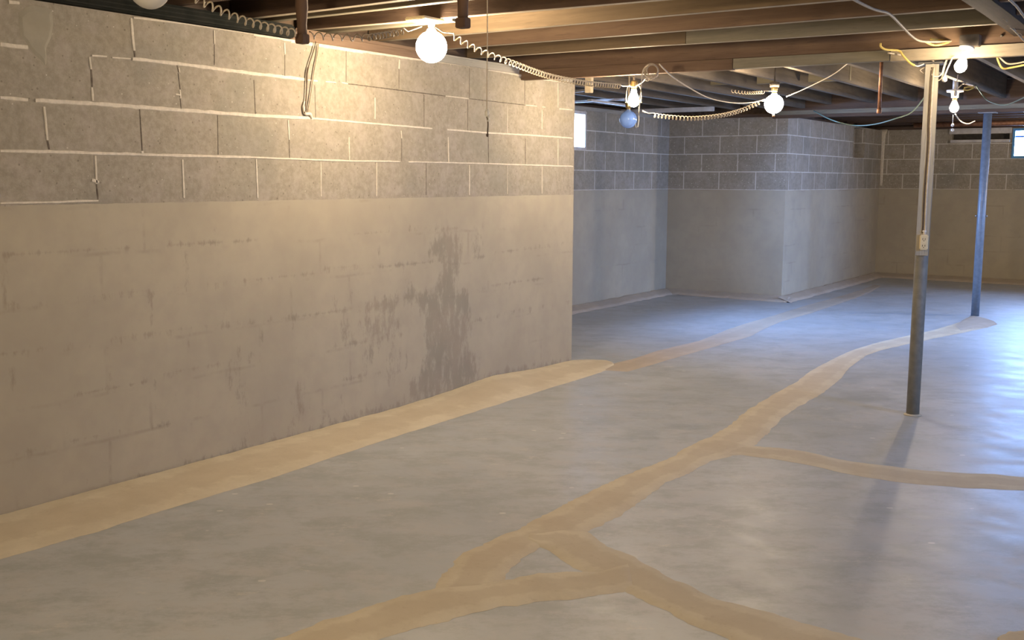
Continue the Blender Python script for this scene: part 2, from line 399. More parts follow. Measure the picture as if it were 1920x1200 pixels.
# damp stains traced on the near wall (pixel outlines carried onto the wall plane)
def wp(x, y): p = onX(x, y, XA); return (p.y, p.z)
ST = [  # outline, strength
 ([(806, 458), (824, 434), (862, 440), (868, 490), (853, 520), (856, 548), (880, 545), (884, 600), (880, 650), (896, 656), (902, 700), (886, 735), (840, 748), (756, 754), (768, 720), (788, 690), (797, 660), (793, 640), (795, 600), (782, 575), (748, 575), (735, 592), (700, 585), (668, 588), (700, 560), (745, 550), (760, 538), (775, 532), (792, 545), (812, 548), (822, 512), (832, 498), (812, 482)], .74),
 ([(882, 428), (905, 425), (903, 480), (884, 485)], .55), ([(880, 600), (900, 640), (903, 705), (890, 715), (882, 660)], .6),
 ([(680, 585), (735, 575), (770, 600), (745, 640), (712, 650), (688, 720), (676, 745), (668, 720), (684, 650), (664, 610)], .50),
 ([(548, 720), (566, 700), (580, 745), (585, 800), (560, 812), (520, 815), (540, 780)], .50),
 ([(432, 690), (445, 672), (462, 720), (474, 770), (478, 830), (455, 845), (440, 800)], .44),
 ([(610, 745), (620, 738), (640, 790), (655, 800), (600, 805)], .42), ([(540, 560), (548, 560), (560, 610), (556, 680), (540, 640)], .34),
 ([(655, 540), (668, 535), (672, 560), (650, 575)], .5), ([(620, 560), (632, 550), (640, 575), (622, 600)], .42),
 ([(620, 600), (660, 590), (668, 640), (640, 660), (618, 640)], .40), ([(720, 640), (750, 625), (765, 660), (740, 720), (722, 745)], .40),
 ([(445, 640), (485, 655), (470, 690), (450, 690)], .38), ([(905, 380), (912, 372), (918, 400), (910, 430), (902, 432)], .45),
]
def line_st(pts, wd): return ([wp(x, y) for x, y in pts], wd)
SL = [line_st([(0, 985), (233, 916), (440, 850), (750, 758), (928, 700), (1076, 676)], .035)]
SJ = [line_st(p, .014) for p in [
  [(5, 478), (90, 474), (240, 466)], [(290, 457), (430, 455), (480, 450)], [(8, 480), (8, 575)], [(350, 470), (353, 540)], [(10, 577), (95, 568), (230, 552), (350, 542), (500, 523), (650, 502), (755, 497)],
  [(430, 540), (428, 580)], [(710, 462), (712, 500)], [(484, 455), (484, 480)], [(610, 500), (607, 512)], [(805, 430), (804, 485)], [(880, 427), (884, 480)], [(758, 500), (760, 545)], [(755, 497), (820, 490), (880, 486)],
  [(283, 550), (284, 605)], [(0, 665), (130, 652), (260, 632), (355, 618), (480, 603), (620, 585), (690, 570), (750, 557)], [(203, 655), (206, 720)], [(20, 675), (22, 760)], [(150, 740), (240, 722), (350, 695), (430, 682)], [(350, 622), (355, 655)],
  [(492, 610), (493, 640)], [(620, 655), (680, 640), (760, 625)], [(762, 640), (762, 685)], [(640, 712), (700, 703), (760, 692)], [(127, 800), (128, 830), (220, 812), (330, 790)], [(10, 858), (90, 843)], [(290, 712), (291, 780)], [(430, 690), (436, 800)], [(640, 740), (645, 800)],
  [(665, 438), (728, 433)], [(765, 430), (860, 426)], [(856, 547), (880, 543)], [(880, 487), (955, 470), (1072, 455)], [(885, 545), (955, 530), (1020, 522)], [(955, 535), (957, 585)], [(885, 602), (960, 586), (1072, 566)]]]
POLY = [([wp(*q) for q in p], s) for p, s in ST]
def damp_val(co):
    if co.z > Z6+.02 or co.x < XA-.01: return 0.
    x, y = co.y, co.z; v = 0.
    for poly, s in POLY:
        xs = [q[0] for q in poly]; ys = [q[1] for q in poly]
        if min(xs)-.12 < x < max(xs)+.12 and min(ys)-.1 < y < max(ys)+.1:
            d = min(segd(x, y, poly[i], poly[i-1]) for i in range(len(poly)))
            d = d if inpoly(x, y, poly) else -d
            v = max(v, s*min(1, max(0, (d+.05)/.10)))
    for pts, wd in SL+SJ:
        for a, b in zip(pts, pts[1:]):
            if min(a[0], b[0])-.06 < x < max(a[0], b[0])+.06 and min(a[1], b[1])-.06 < y < max(a[1], b[1])+.06:
                v = max(v, (.60 if wd < .02 else .62)*max(0, 1-segd(x, y, a, b)/(wd*1.7)))
    return v

# joints of the near wall: traced pale and open joints, laid 2 mm proud / slit wide on the block face
T1, T2, T3 = .0072, .0042, .0032
JN = [  # (points, half width, material slot)
 ([(0, 283), (172, 287), (340, 292), (470, 295)], T1*.85, 1), ([(470, 295), (600, 300), (655, 302), (750, 303)], T2, 1), ([(765, 303.5), (840, 305), (916, 307), (1074, 312)], T2, 1),
 ([(0, 183), (52, 187)], T1, 1), ([(66, 188), (182, 195), (330, 206), (480, 217), (587, 222)], T1*1.15, 1), ([(587, 222), (700, 232), (810, 241)], T2*1.2, 1), ([(838, 243), (912, 249), (1000, 254), (1073, 259)], T2*1.2, 1),
 ([(0, 82), (24, 86), (52, 88)], T1*1.1, 1), ([(172, 104), (200, 106)], T2, 1), ([(210, 108), (245, 110)], T3, 1), ([(248, 110), (345, 121), (475, 138), (572, 149)], T1*1.1, 1), ([(575, 150), (595, 152)], T2, 1), ([(610, 153), (630, 154.5)], T3, 1), ([(640, 155), (652, 157)], T3, 1),
 ([(652, 157), (700, 163), (835, 180)], .0026, 2), ([(835, 180), (878, 185)], T3, 1), ([(880, 185), (985, 197)], .0022, 2), ([(985, 197), (1006, 199)], T3, 1), ([(1016, 200.5), (1022, 201)], T3, 1), ([(1048, 204), (1073, 206)], T2, 1),
 ([(246, 34), (249, 70), (252, 95)], T1*.9, 1), ([(252, 95), (253, 107)], T2, 2), ([(401, 57), (402, 82)], T2, 1), ([(402, 84), (402, 122)], .002, 2), ([(533, 80), (534, 101)], T2, 1), ([(534, 103), (534, 142)], .0018, 2), ([(649, 92), (649, 154)], .0018, 2), ([(749, 112), (748, 129)], T2, 1), ([(748, 130), (748, 166)], .0015, 2),
 ([(984, 144), (984, 195)], .0022, 2), ([(1046, 156), (1046, 202)], T3*.8, 1), ([(880, 128), (880, 183)], .0015, 2),
 ([(168, 107), (171, 130)], T2, 1), ([(171, 130), (173, 163)], T2, 2), ([(172.5, 164), (174.5, 189)], T2*1.2, 1), ([(332, 122), (335, 136)], T3, 2), ([(335, 127), (336.5, 136)], T3, 1), ([(334, 137), (338, 168)], .0026, 2), ([(337, 168), (338.5, 184)], T2, 1), ([(338, 185), (340, 206)], .002, 2), ([(476, 150), (479, 216)], .0022, 2), ([(590, 160), (592, 222)], .0016, 2),
 ([(703, 183), (703, 223)], T3, 1), ([(795, 178), (795, 191)], T3, 2), ([(795, 192), (795, 239)], .0015, 2), ([(877, 187), (877, 246)], .0015, 2), ([(951, 198), (951, 250)], T3, 1), ([(1016, 205), (1016, 242)], T3, 1),
 ([(83, 200), (89, 263)], T2*1.1, 1), ([(89, 263), (92, 280)], T2, 2), ([(262, 205), (267, 287)], T3*.9, 2), ([(267, 283), (267, 289)], T1, 1), ([(540, 225), (542, 262)], T2, 1), ([(542, 262), (543, 298)], .002, 2), ([(654, 257), (655, 300)], T3, 1), ([(752, 245), (753, 259)], T3, 1), ([(753, 260), (753, 302)], .0016, 2), ([(840, 257), (841, 304)], T2, 1), ([(915.5, 250), (916, 306)], .0032, 2), ([(985, 260), (985, 308)], .002, 2), ([(1046, 260), (1046, 310)], T3*.8, 1), ([(408, 216), (409, 290)], .0015, 2),
 ([(179, 292), (181, 345)], T2, 1), ([(181, 345), (184, 374)], T2, 2), ([(342, 299), (345, 371)], T2*1.1, 1), ([(480, 298), (483, 371)], T2*1.1, 1), ([(601, 303), (602, 368)], T3, 1), ([(706, 305), (706, 368)], T3*.8, 1), ([(799, 306), (799, 366)], .0018, 2), ([(880, 309), (880, 366)], T2, 1), ([(951, 310), (951, 364)], T3*.8, 1), ([(1016, 312), (1016, 363)], T3, 1),
 ([(0, 381), (100, 379), (184, 376.5)], T2, 1), ([(172, 337), (185, 342)], T1, 1), ([(329, 177), (337, 178)], T2, 1),
 ([(250, 33), (345, 44), (475, 63)], T2, 1), ([(475, 63), (545, 74)], T1*1.2, 1), ([(545, 74), (600, 83), (680, 95)], .014, 1), ([(680, 95), (747, 104.5), (800, 112)], .011, 1), ([(810, 114), (880, 124)], T2, 1), ([(915, 129.5), (960, 138), (1010, 147), (1073, 155)], T1, 1),
 ([(16, 3), (36, 5)], .007, 1),
]
SMEAR = [(34, 26), (46, 14), (62, 10), (80, 14), (97, 18), (100, 45), (96, 70), (86, 92), (88, 112), (86, 124), (76, 112), (66, 104), (56, 92), (48, 78), (38, 68), (36, 48)]
def joints(V, faces, mi, C):
    q = [wp(*p) for p in SMEAR]; cx_, cz_ = sum(a for a, b in q)/len(q), sum(b for a, b in q)/len(q)
    inn = [V(C(cx_+(a-cx_)*.8, min(ZT-.002, cz_+(b-cz_)*.8), .003)) for a, b in q]; outr = [V(C(a, min(ZT, b), .0002)) for a, b in q]; ce = V(C(cx_, cz_, .0035))
    for i in range(len(q)):
        faces.append([inn[i-1], inn[i], ce]); mi.append(3); faces.append([outr[i-1], outr[i], inn[i], inn[i-1]]); mi.append(3)
    for pts, hw, slot in JN:
        P = [Vector((*wp(x, y), 0)) for x, y in pts]
        L = sum((b-a).length for a, b in zip(P, P[1:])); n = max(3, int(L/.03)); P = resample(P, n)
        prev = None
        off = .0028 if slot == 1 else .0012
        for i, p in enumerate(P):
            t = (P[min(i+1, n-1)]-P[max(i-1, 0)]).normalized(); nn = Vector((-t.y, t.x, 0))
            a = hw*(1+.45*(noise.noise(p*23)))*(.75 if i in (0, n-1) else 1); b = hw*(1+.45*noise.noise(p*23+Vector((9, 0, 0))))
            q1, q2 = p+nn*a, p-nn*b
            z1, z2 = min(q1.y, ZT), min(q2.y, ZT)
            cur = (V(C(q1.x, z1, 0)), V(C(q1.x-nn.x*a*.3, z1-nn.y*a*.3, off)), V(C(q2.x+nn.x*b*.3, z2+nn.y*b*.3, off)), V(C(q2.x, z2, 0)))
            if prev and len(set(prev+cur)) == 8:
                for k in range(3): faces.append([prev[k], prev[k+1], cur[k+1], cur[k]]); mi.append(slot)
            prev = cur
y0 = onX(482, 335, XA).y
wallgrid('wall_left', 'X', XA, YBK, YA, ZT, y0-BL/2, [M['wall_near'], M['mortar'], M['joint_dark'], M['smear']], -.2, .02, .02, damp=damp_val, extra=joints)
# alcove wall with its window
wB0, wB1 = 8.0, round(onX(1098, 240, XB).y, 3); zb0, zb1 = round(onX(1098, 282, XB).z, 3), 1.87
wallgrid('wall_alcove', 'X', XB, YA-.2, YC, ZT, onX(1153, 335, XB).y-BL/2, M['wall_far'], -.2, .5, .3, holes=[(wB0, wB1, zb0, zb1, None)])
wallgrid('wall_alcove_back', 'Y', YC, XB-.2, XD, ZT, onY(1348, 335, YC).x-BL/2, M['wall_far'], .2, .5, .3)
wallgrid('wall_alcove_front', 'Y', YA, XB-.2, XA-.2, ZT, 0, M['wall_far'], -.2, .5, .3)
pk0 = round(onX(1601, 260, XD).y, 3); pk1 = round(onX(1622, 260, XD).y, 3)
wallgrid('wall_far_left', 'X', XD, YC+.2, YE, ZT, onX(1527, 335, XD).y-BL/2, M['wall_far'], -.25, .5, .3, holes=[(pk0, pk1, round(Z6+2*ROW, 4), round(ZT-.012, 3), .12)])
wE0, wE1 = round(onY(1898, 270, YE).x, 3), -1.55; ze0, ze1 = round(onY(1900, 297, YE).z, 3), 1.872
vE0, vE1 = round(onY(1785, 257, YE).x, 3), round(onY(1893, 257, YE).x, 3)
wallgrid('wall_far', 'Y', YE, XD-.2, XR+.2, ZT, onY(1755, 335, YE).x-BL/2, M['wall_far'], .2, .5, .3, holes=[(wE0, wE1, ze0, ze1, None), (vE0, vE1, round(onY(1840, 261.5, YE).z, 3), round(onY(1840, 251, YE).z, 3), .12)])
wallgrid('wall_right', 'X', XR, YBK-.2, YE, ZT, .1, M['wall_far'], .2, .5, .3, holes=[(a, b, 1.45, 1.87, None) for a, b in WR])
wallgrid('wall_back', 'Y', YBK, XA-.2, XR, ZT, .1, M['wall_far'], -.2, .5, .3)
# plaster seam running down the far wall by the corner
mb = MB(); P = [onY(x, y, YE-.004) for x, y in [(1653, 243), (1651.5, 262), (1649, 300), (1646.5, 348)]]
for i, p in enumerate(P): p.x = max(p.x, XD+.02)
mb.tube(resample(P, 14), [.05, .034, .028, .025, .023, .022, .022, .021, .02, .02, .02, .019, .018, .016], 8)
mb.v = [(a, YE-.004+(b-YE+.004)*.15, c) for a, b, c in mb.v]
tag(mb.build('trim_1', M['mortar']), 'pale mortar seam down the far wall beside the corner', kind='structure')

# ------------------------------------------------------------------ floor and its repairs
mb = MB(); mb.box((XB-.2, YBK-.2, -.12), (XR+.2, YE+.2, 0))
floor = mb.build('floor', M['floor']); tag(floor, kind='structure')

def ribbon(name, E1, E2, lift, label=None, n=None, jit=.012, cross=8, mat='patch'):
    """E1, E2: matching edge polylines (world). A thin troweled slab with ragged, feathered edges."""
    L = sum((b-a).length for a, b in zip(E1, E1[1:])); n = n or max(12, int(L/.022))
    A, B = resample(E1, n), resample(E2, n); vs = []; fs = []; uv = []
    for i in range(n):
        a, b = A[i].copy(), B[i].copy(); d = (b-a); w = d.length; d = d.normalized() if w > 1e-6 else Vector((1, 0, 0))
        a += d*(noise.noise(a*9)*jit*1.2+noise.noise(a*40)*jit*.8); b += d*(noise.noise(b*9)*jit*1.2+noise.noise(b*40)*jit*.8)
        for k in range(cross+1):
            u = k/cross; p = a.lerp(b, u)
            hgt = lift*min(1, min(u, 1-u)*cross*.9)*(1+.25*noise.noise(p*6))
            if u in (0, 1): hgt = .0004 if i % (n-1) else .0002
            if i in (0, n-1): hgt = .0004
            vs.append((p.x, p.y, p.z+hgt)); uv.append((u, i/n))
    for i in range(n-1):
        for k in range(cross):
            q = i*(cross+1)+k; fs.append([q, q+1, q+cross+2, q+cross+1])
    me = bpy.data.meshes.new(name); me.from_pydata(vs, [], fs); me.update()
    ul = me.uv_layers.new(name='UVMap')
    for p in me.polygons:
        p.use_smooth = True
        for li in p.loop_indices: ul.data[li].uv = uv[me.loops[li].vertex_index]
    bm = bmesh.new(); bm.from_mesh(me)
    bmesh.ops.recalc_face_normals(bm, faces=bm.faces)
    if sum(f.normal.z for f in bm.faces) < 0: bmesh.ops.reverse_faces(bm, faces=bm.faces)
    bm.to_mesh(me); bm.free()
    o = link(name, me, M[mat], floor); tag(o, label); return o
FZ = lambda pts: [onZ(x, y) for x, y in pts]

ribbon('mortar_patch', FZ([(815, 1106), (838, 1075), (853, 1050), (880, 1030), (905, 1020), (965, 995), (1020, 965), (1070, 940), (1125, 912), (1200, 880), (1250, 862), (1295, 835), (1330, 820), (1365, 800), (1400, 770), (1450, 740), (1495, 715), (1510, 702), (1545, 682), (1570, 669), (1600, 656), (1650, 641), (1700, 630), (1750, 619), (1800, 604), (1824, 592)]),
       FZ([(935, 1103), (942, 1082), (975, 1050), (1012, 1028), (1040, 1018), (1075, 1010), (1105, 995), (1130, 985), (1165, 965), (1210, 932), (1250, 906), (1300, 884), (1330, 866), (1370, 855), (1412, 837), (1425, 826), (1450, 802), (1470, 781), (1500, 761), (1545, 736), (1575, 711), (1592, 690), (1625, 666), (1655, 656), (1700, 646), (1750, 635), (1800, 625), (1858, 613)]), .005, 'main tan crack repair winding from the foreground to the far post', mat='patch_mid')
ribbon('mortar_patch', FZ([(985, 1000), (1020, 1000), (1062, 992), (1100, 995), (1118, 1012), (1150, 1030), (1190, 1045), (1205, 1055), (1230, 1066), (1280, 1095), (1350, 1125), (1420, 1145), (1500, 1165), (1600, 1192), (1700, 1222)]),
       FZ([(985, 1012), (1005, 1024), (1030, 1034), (1050, 1046), (1082, 1066), (1110, 1076), (1140, 1084), (1160, 1104), (1180, 1114), (1240, 1142), (1300, 1172), (1365, 1202), (1430, 1230), (1500, 1260), (1580, 1290)]), .0062, 'tan crack repair running to the bottom right from the triangle')
ribbon('mortar_patch', FZ([(1185, 1052), (1120, 1070), (1080, 1071), (1010, 1077), (945, 1086), (880, 1096), (820, 1103), (760, 1115), (700, 1135), (640, 1155), (600, 1166), (540, 1190), (505, 1203), (430, 1235)]),
       FZ([(1195, 1104), (1170, 1111), (1130, 1114), (1080, 1122), (1000, 1131), (940, 1138), (870, 1156), (790, 1176), (710, 1200), (680, 1212), (650, 1222), (620, 1235), (590, 1250), (540, 1275)]), .0072, 'tan crack repair leaving the frame at the bottom left')
ribbon('mortar_patch', FZ([(1360, 832), (1410, 836), (1460, 840), (1510, 847), (1570, 860), (1600, 866), (1660, 873), (1740, 883), (1800, 887), (1860, 889), (1920, 895), (2010, 902)]),
       FZ([(1350, 856), (1390, 853), (1425, 858), (1460, 862), (1535, 876), (1575, 886), (1612, 893), (1685, 905), (1750, 910), (1810, 915), (1920, 920), (2010, 930)]), .0042, 'narrow tan branch repair running to the right edge', jit=.006, mat='patch_mid')
ribbon('mortar_patch', FZ([(1120, 684), (1150, 682), (1190, 672), (1232, 658), (1315, 638), (1361, 619), (1400, 606), (1443, 594), (1517, 571), (1567, 558), (1610, 545), (1640, 534)]),
       FZ([(1130, 694), (1177, 697), (1215, 686), (1260, 673), (1333, 652), (1407, 631), (1430, 618), (1465, 603), (1525, 586), (1590, 564), (1632, 549), (1652, 536)]), .003, 'thin faded tan repair across the blue far floor', jit=.006, mat='patch_thin')
# low ring of mortar round the base of the far post
c = onZ(1829, 597); vs = []
ribbon('mortar_patch', FZ([(1790, 612), (1805, 600), (1822, 592), (1843, 596), (1866, 605)]), FZ([(1800, 622), (1825, 618), (1840, 616), (1852, 614), (1870, 608)]), .012, 'small tan mortar mound at the foot of the far post', n=24, mat='patch_thin')
ribbon('mortar_patch', FZ([(1870, 1196), (1890, 1186), (1930, 1180), (1990, 1174)]), FZ([(1870, 1204), (1900, 1212), (1940, 1214), (1990, 1220)]), .004, 'small tan patch cut off by the bottom right corner', n=40)
# cove strips: from the wall foot out over the floor
def cl(p): p.z = max(p.z, .004); return p
ribbon('mortar_cove', [cl(onX(x, y, XA+.002)) for x, y in [(-400, 1101), (0, 983), (120, 953), (233, 920), (345, 884), (440, 856), (600, 808), (750, 764), (840, 734), (928, 703), (1000, 692), (1074, 680)]]+FZ([(1100, 674), (1135, 675), (1150, 681)]),
       FZ([(-400, 1182), (0, 1050), (73, 1028), (180, 998), (307, 957), (420, 923), (530, 890), (640, 852), (753, 815), (850, 785), (960, 750), (1050, 722), (1110, 704), (1135, 695), (1152, 685)]), .007, 'broad tan mortar strip along the foot of the near left wall', jit=.006)
def cove(a, b, n, out, label, hz=.05):
    a, b, n = Vector(a), Vector(b), Vector(n); k = 40; P = [a.lerp(b, i/k) for i in range(k+1)]
    ribbon('mortar_cove', [p+n*.002+Vector((0, 0, hz)) for p in P], [p+n*out for p in P], .012, label, jit=.012, n=140, mat='patch_thin')
cove((XB, YA+.1, 0), (XB, YC-.02, 0), (1, 0, 0), .14, 'tan mortar fillet along the alcove window wall')
cove((XB+.02, YC, 0), (XD+.10, YC, 0), (0, -1, 0), .12, 'tan mortar fillet along the alcove back wall')
cove((XD, YC-.11, 0), (XD, YE-.02, 0), (1, 0, 0), .14, 'tan mortar fillet along the far left wall')
cove((XD+.02, YE, 0), (XR, YE, 0), (0, -1, 0), .16, 'tan mortar fillet along the far end wall')

# ------------------------------------------------------------------ ceiling deck
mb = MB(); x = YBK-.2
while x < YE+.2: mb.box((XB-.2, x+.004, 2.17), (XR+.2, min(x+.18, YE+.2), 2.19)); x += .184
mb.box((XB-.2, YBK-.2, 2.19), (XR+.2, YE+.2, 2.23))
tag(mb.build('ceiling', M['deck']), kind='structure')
# rim boards closing the floor edge
for i, (lo, hi) in enumerate([((XA-.2, YBK-.2, ZT+.03), (XA-.16, YA-.0, 2.17)), ((XB-.2, YA-.2, ZT), (XB-.16, YC+.2, 2.17)), ((XB-.16, YC+.16, ZT), (XD-.2, YC+.2, 2.17)),
                              ((XD-.24, YC+.2, ZT), (XD-.2, YE+.2, 2.17)), ((XD-.2, YE+.16, ZT), (XR+.2, YE+.2, 2.17)), ((XR+.16, YBK-.2, ZT), (XR+.2, YE+.16, 2.17)), ((XA-.16, YBK-.2, ZT), (XR+.16, YBK-.16, 2.17)),
                              ((XB-.16, YA-.2, ZT), (XA-.2, YA-.16, 2.17))]):
    m = MB(); m.box(lo, hi); tag(m.build('trim_%d' % (i+2), M['wood_dark_y']), kind='structure')

# ------------------------------------------------------------------ sill boards on the near wall
def ya(px, py): return onX(px, py, XA).y
s1, s2 = ya(547, 72), ya(812, 114)
mb = MB(); mb.box((XA-.16, YBK, ZT), (XA-.02, s1, ZT+.05)); mb.box((XA-.05, YBK, ZT+.002), (XA+.03, s1-.01, ZT+.062), bev=.006)
for k in range(3): mb.tube([(XA+.03, YBK, ZT+.013+.018*k), (XA+.03, s1-.012, ZT+.013+.018*k)], .004, 6)
mb.tube([(XA+.0, s1-.04, ZT+.033), (XA+.0, s1, ZT+.033)], .028, 14)
tag(mb.build('sill_board', M['sill_black']), 'black grooved sill board on top of the left wall, from the left edge to the first hanger', 'sill board')
mb = MB(); mb.box((XA-.16, s1+.004, ZT+.001), (XA-.01, s2, ZT+.040), bev=.003); mb.box((XA-.1, s1+.06, ZT+.041), (XA-.03, s2-.05, ZT+.062), bev=.004)
tag(mb.build('sill_board', M['sill_brown']), 'brown wooden sill plate on the left wall behind the big lit globe', 'sill board')
mb = MB(); mb.box((XA-.16, s2+.004, ZT+.001), (XA-.012, YA-.01, ZT+.036), bev=.003); mb.box((XA-.05, s2+.1, ZT+.037), (XA-.02, YA-.05, ZT+.05), bev=.003)
tag(mb.build('sill_board', M['sill_grey']), 'grey sill plate on the left wall, right of the big lit globe to the wall end', 'sill board')

# ------------------------------------------------------------------ joists
def beam(name, a, b, wd, z0, z1, mat, label, cat, group=None, bev=.002, seg=10, wob=.003, pale_under=False):
    """a, b: points on the lower camera-side edge; the board lies behind them (away from the camera) with width wd."""
    a, b = Vector((a[0], a[1], 0)), Vector((b[0], b[1], 0)); t = (b-a).normalized(); n = Vector((-t.y, t.x, 0))
    if n.dot(fw) < 0: n = -n
    mid = (a+b)/2; vs = []; fs = []
    for i in range(seg+1):
        p = a.lerp(b, i/seg); j = lambda s: wob*noise.noise(p*1.3+Vector((s, s*2, 0)))
        prof = [(bev, z0), (wd-bev, z0), (wd, z0+bev), (wd, z1), (0, z1), (0, z0+bev)]
        for o_, z in prof:
            q = p+n*(o_+j(1)); vs.append((q.x-mid.x, q.y-mid.y, z-z0+(j(5) if z < z1 else 0)))
    m = 6
    for i in range(seg):
        for k in range(m): fs.append([i*m+k, i*m+(k+1) % m, (i+1)*m+(k+1) % m, (i+1)*m+k])
    und = [1 if (q % m == 0 and pale_under) else 0 for q in range(seg*m)]+[0, 0]
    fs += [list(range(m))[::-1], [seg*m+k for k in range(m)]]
    mb = MB(); mb.add(vs, fs); mb.m = und; o = mb.build(name, [M[mat], M['pale_under'] if pale_under else M[mat]])
    o.location = (mid.x, mid.y, z0); tag(o, label, cat, group); return o

ZJ, ZTOP = 1.95, 2.169
XG = -.92                       # where the near joists end on the dark beam
def jl(p1, p2, x0=XA-.14, x1=XG, z=ZJ):
    a, b = onZ(*p1, z), onZ(*p2, z); k = (b.y-a.y)/(b.x-a.x)
    f = lambda x: a.y+k*(x-a.x)
    return (x0, f(x0)), (x1, f(x1))
near = [ # two pixels of the lower edge, material, label
 (((640, 13), (750, 0)), 'wood_dark', 'dark joist above the first hanger, nearest of the visible joists', .04),
 (((640, 50), (945, 24)), 'wood_dark', 'dark joist whose lit lower edge passes above the big globe', .04),
 (((960, 55), (1280, 26)), 'wood', 'warm brown joist just beyond the big globe, lit brightest', .04),
 (((960, 82), (1300, 55.5)), 'wood_red', 'brown joist, second beyond the big globe', .04),
 (((1000, 101), (1600, 62)), 'split', 'joist with a grey right half and brown left half, third beyond the big globe', .04),
 (((1040, 117), (1620, 81)), 'wood', 'narrow looking brown joist, third in front of the post girder', .04),
 (((1100, 126), (1900, 66.5)), 'wood_red', 'reddish brown joist, last but one in front of the post girder', .04),
]
G1 = 'floor joists spanning from the left wall'
prev = None
jo = []
for (pp, mat, lab, wd) in near:
    a, b = jl(*pp)
    jo.append((a, b))
    if mat == 'split':
        k = (onZ(1283, 82, ZJ).x-a[0])/(b[0]-a[0]); c = (a[0]+(b[0]-a[0])*k, a[1]+(b[1]-a[1])*k)
        beam('floor_joist', a, c, wd, ZJ, ZTOP, 'wood', 'brown left length of the third joist beyond the big globe', 'joist', G1, pale_under=True)
        beam('floor_joist', (c[0]+.003, c[1]), b, wd, ZJ, ZTOP, 'wood_grey', 'grey weathered length of joist above the middle of the ceiling', 'joist', G1, pale_under=True)
    else: beam('floor_joist', a, b, wd, ZJ, ZTOP, mat, lab, 'joist', G1, pale_under=True)
# ledger strips beside the two dark joists
a, b = jl((640, 25), (850, 2)); beam('ledger_strip', a, (XA+1.1, a[1]+(b[1]-a[1])*.4), .04, ZJ+.001, ZJ+.06, 'wood_grey', 'rough grey strip beside the nearest dark joist', 'board')
a, b = jl((640, 59), (848, 40)); e = onZ(848, 40, ZJ); beam('ledger_strip', a, (e.x, e.y), .045, ZJ+.001, ZJ+.05, 'wood_grey', 'rough pale strip ending just above the big globe', 'board')
# joists behind and above the camera side, continuing the same spacing (only seen from elsewhere)
for k in range(1, 11):
    y = jo[0][0][1]-.41*k
    if y > YBK: beam('floor_joist', (XA-.14, y), (XG, y), .04, ZJ, ZTOP, 'wood_dark', 'dark joist in the unlit bay near the camera', 'joist', 'dark joists near the camera')
# dark beam carrying the right ends of the near joists
e1, e2 = onZ(1847, 10, ZJ-.01), onZ(1915, 66, ZJ-.01)
beam('ceiling_beam', (XG+.104, YBK), (XG+.104, 5.68), .10, ZJ-.012, ZTOP, 'wood_shaded', 'dark beam at the top right corner that the joists butt into', 'beam')
for k in range(19):
    y = -1.5+.41*k
    if y < 5.6: beam('floor_joist', (XG+.108, y), (XR+.15, y), .04, ZJ, ZTOP, 'wood_dark', 'dark joist right of the corner beam', 'joist', 'dark joists right of the corner beam')

# girder over the near post: reddish upper board and pale lower face
ZG = 1.845
a, b = jl((1300, 134), (1900, 104), x0=XA-.14, x1=XR+.1, z=ZG)
gy = a[1]
girder_y = lambda x: a[1]+(b[1]-a[1])*(x-a[0])/(b[0]-a[0])
gr = empty('girder', (-1.3, girder_y(-1.3), ZG), 'long pale and red brown girder resting on the near post', 'beam')
def gpart(name, x0, x1, off, wd, z0, z1, mat, label=None):
    o = beam(name, (x0, girder_y(x0)+off), (x1, girder_y(x1)+off), wd, z0, z1, mat, label, None)
    loc = o.location.copy(); o.parent = gr; o.matrix_parent_inverse = Matrix.Translation(-gr.location); o.location = loc; return o
xs = onY(1362, 120, gy).x
gpart('lower_board', XD-.1, xs, 0, .05, ZG, ZG+.058, 'wood_red', 'red brown length lit by the small bulb')
gpart('lower_board', xs+.004, onY(1655, 110, gy).x, 0, .05, ZG+.004, ZG+.058, 'wood_grey', 'grey weathered length')
gpart('lower_board', onY(1655, 110, gy).x+.004, XR+.1, 0, .05, ZG, ZG+.056, 'wood_pale', 'pale length above the post')
gpart('upper_board', XD-.1, XR+.1, .012, .04, ZG+.060, ZTOP, 'wood_red', 'red brown upper board')
gpart('rear_board', XD-.1, XR+.1, .056, .045, ZG+.03, ZTOP, 'wood_grey')

# second bay: joists running away along the wall direction
ZK = 1.98
G2 = 'grey joists running away behind the girder'
bay = [(-5.0, 'dark grey joist over the alcove window'), (-4.6, 'dark grey joist over the middle of the alcove'), (-4.2, 'grey joist over the alcove opening'), (-3.84, 'grey joist in line with the end of the left wall'),
       (-3.52, 'grey joist above the small lit bulb'), (-3.26, 'grey brown joist left of the middle lit globe'), (-2.84, 'grey brown joist lit pink by the middle globe'), (-2.45, 'grey joist right of the middle lit globe'),
       (-2.05, 'grey joist behind the copper pipe and left of the near post'), (-1.69, 'grey joist right of the near post, behind the bulbs'), (-1.29, 'dark joist at the right edge behind the yellow cables')]
for i, (x, lab) in enumerate(bay):
    ys = girder_y(x)+.105
    if x < XD: ys = YA-.15
    beam('bay_joist', (x+.0, ys), (x-.03, 10.46), .04, ZK-(.0 if x > -3.4 else .03), ZTOP, 'wood_y' if x < -1.4 else 'wood_y', lab, 'joist', G2)
for k in range(9):
    x = -.88+.41*k
    beam('bay_joist', (x, girder_y(x)+.105), (x, 10.46), .04, ZK, ZTOP, 'wood_y', 'grey joist beyond the right edge of the view', 'joist', 'grey joists beyond the right edge')
# blocking between bay joists
for x, y, w_ in [(-2.82, 8.2, 'left of the middle globe'), (-2.42, 8.25, 'right of the middle globe'), (-3.24, 8.1, 'two bays left of the middle globe')]:
    beam('blocking', (x-.365, y), (x-.045, y), .04, ZK+.02, ZTOP, 'wood_grey', 'short grey wooden block between the running joists, '+w_, 'board', 'short blocks between the grey joists')

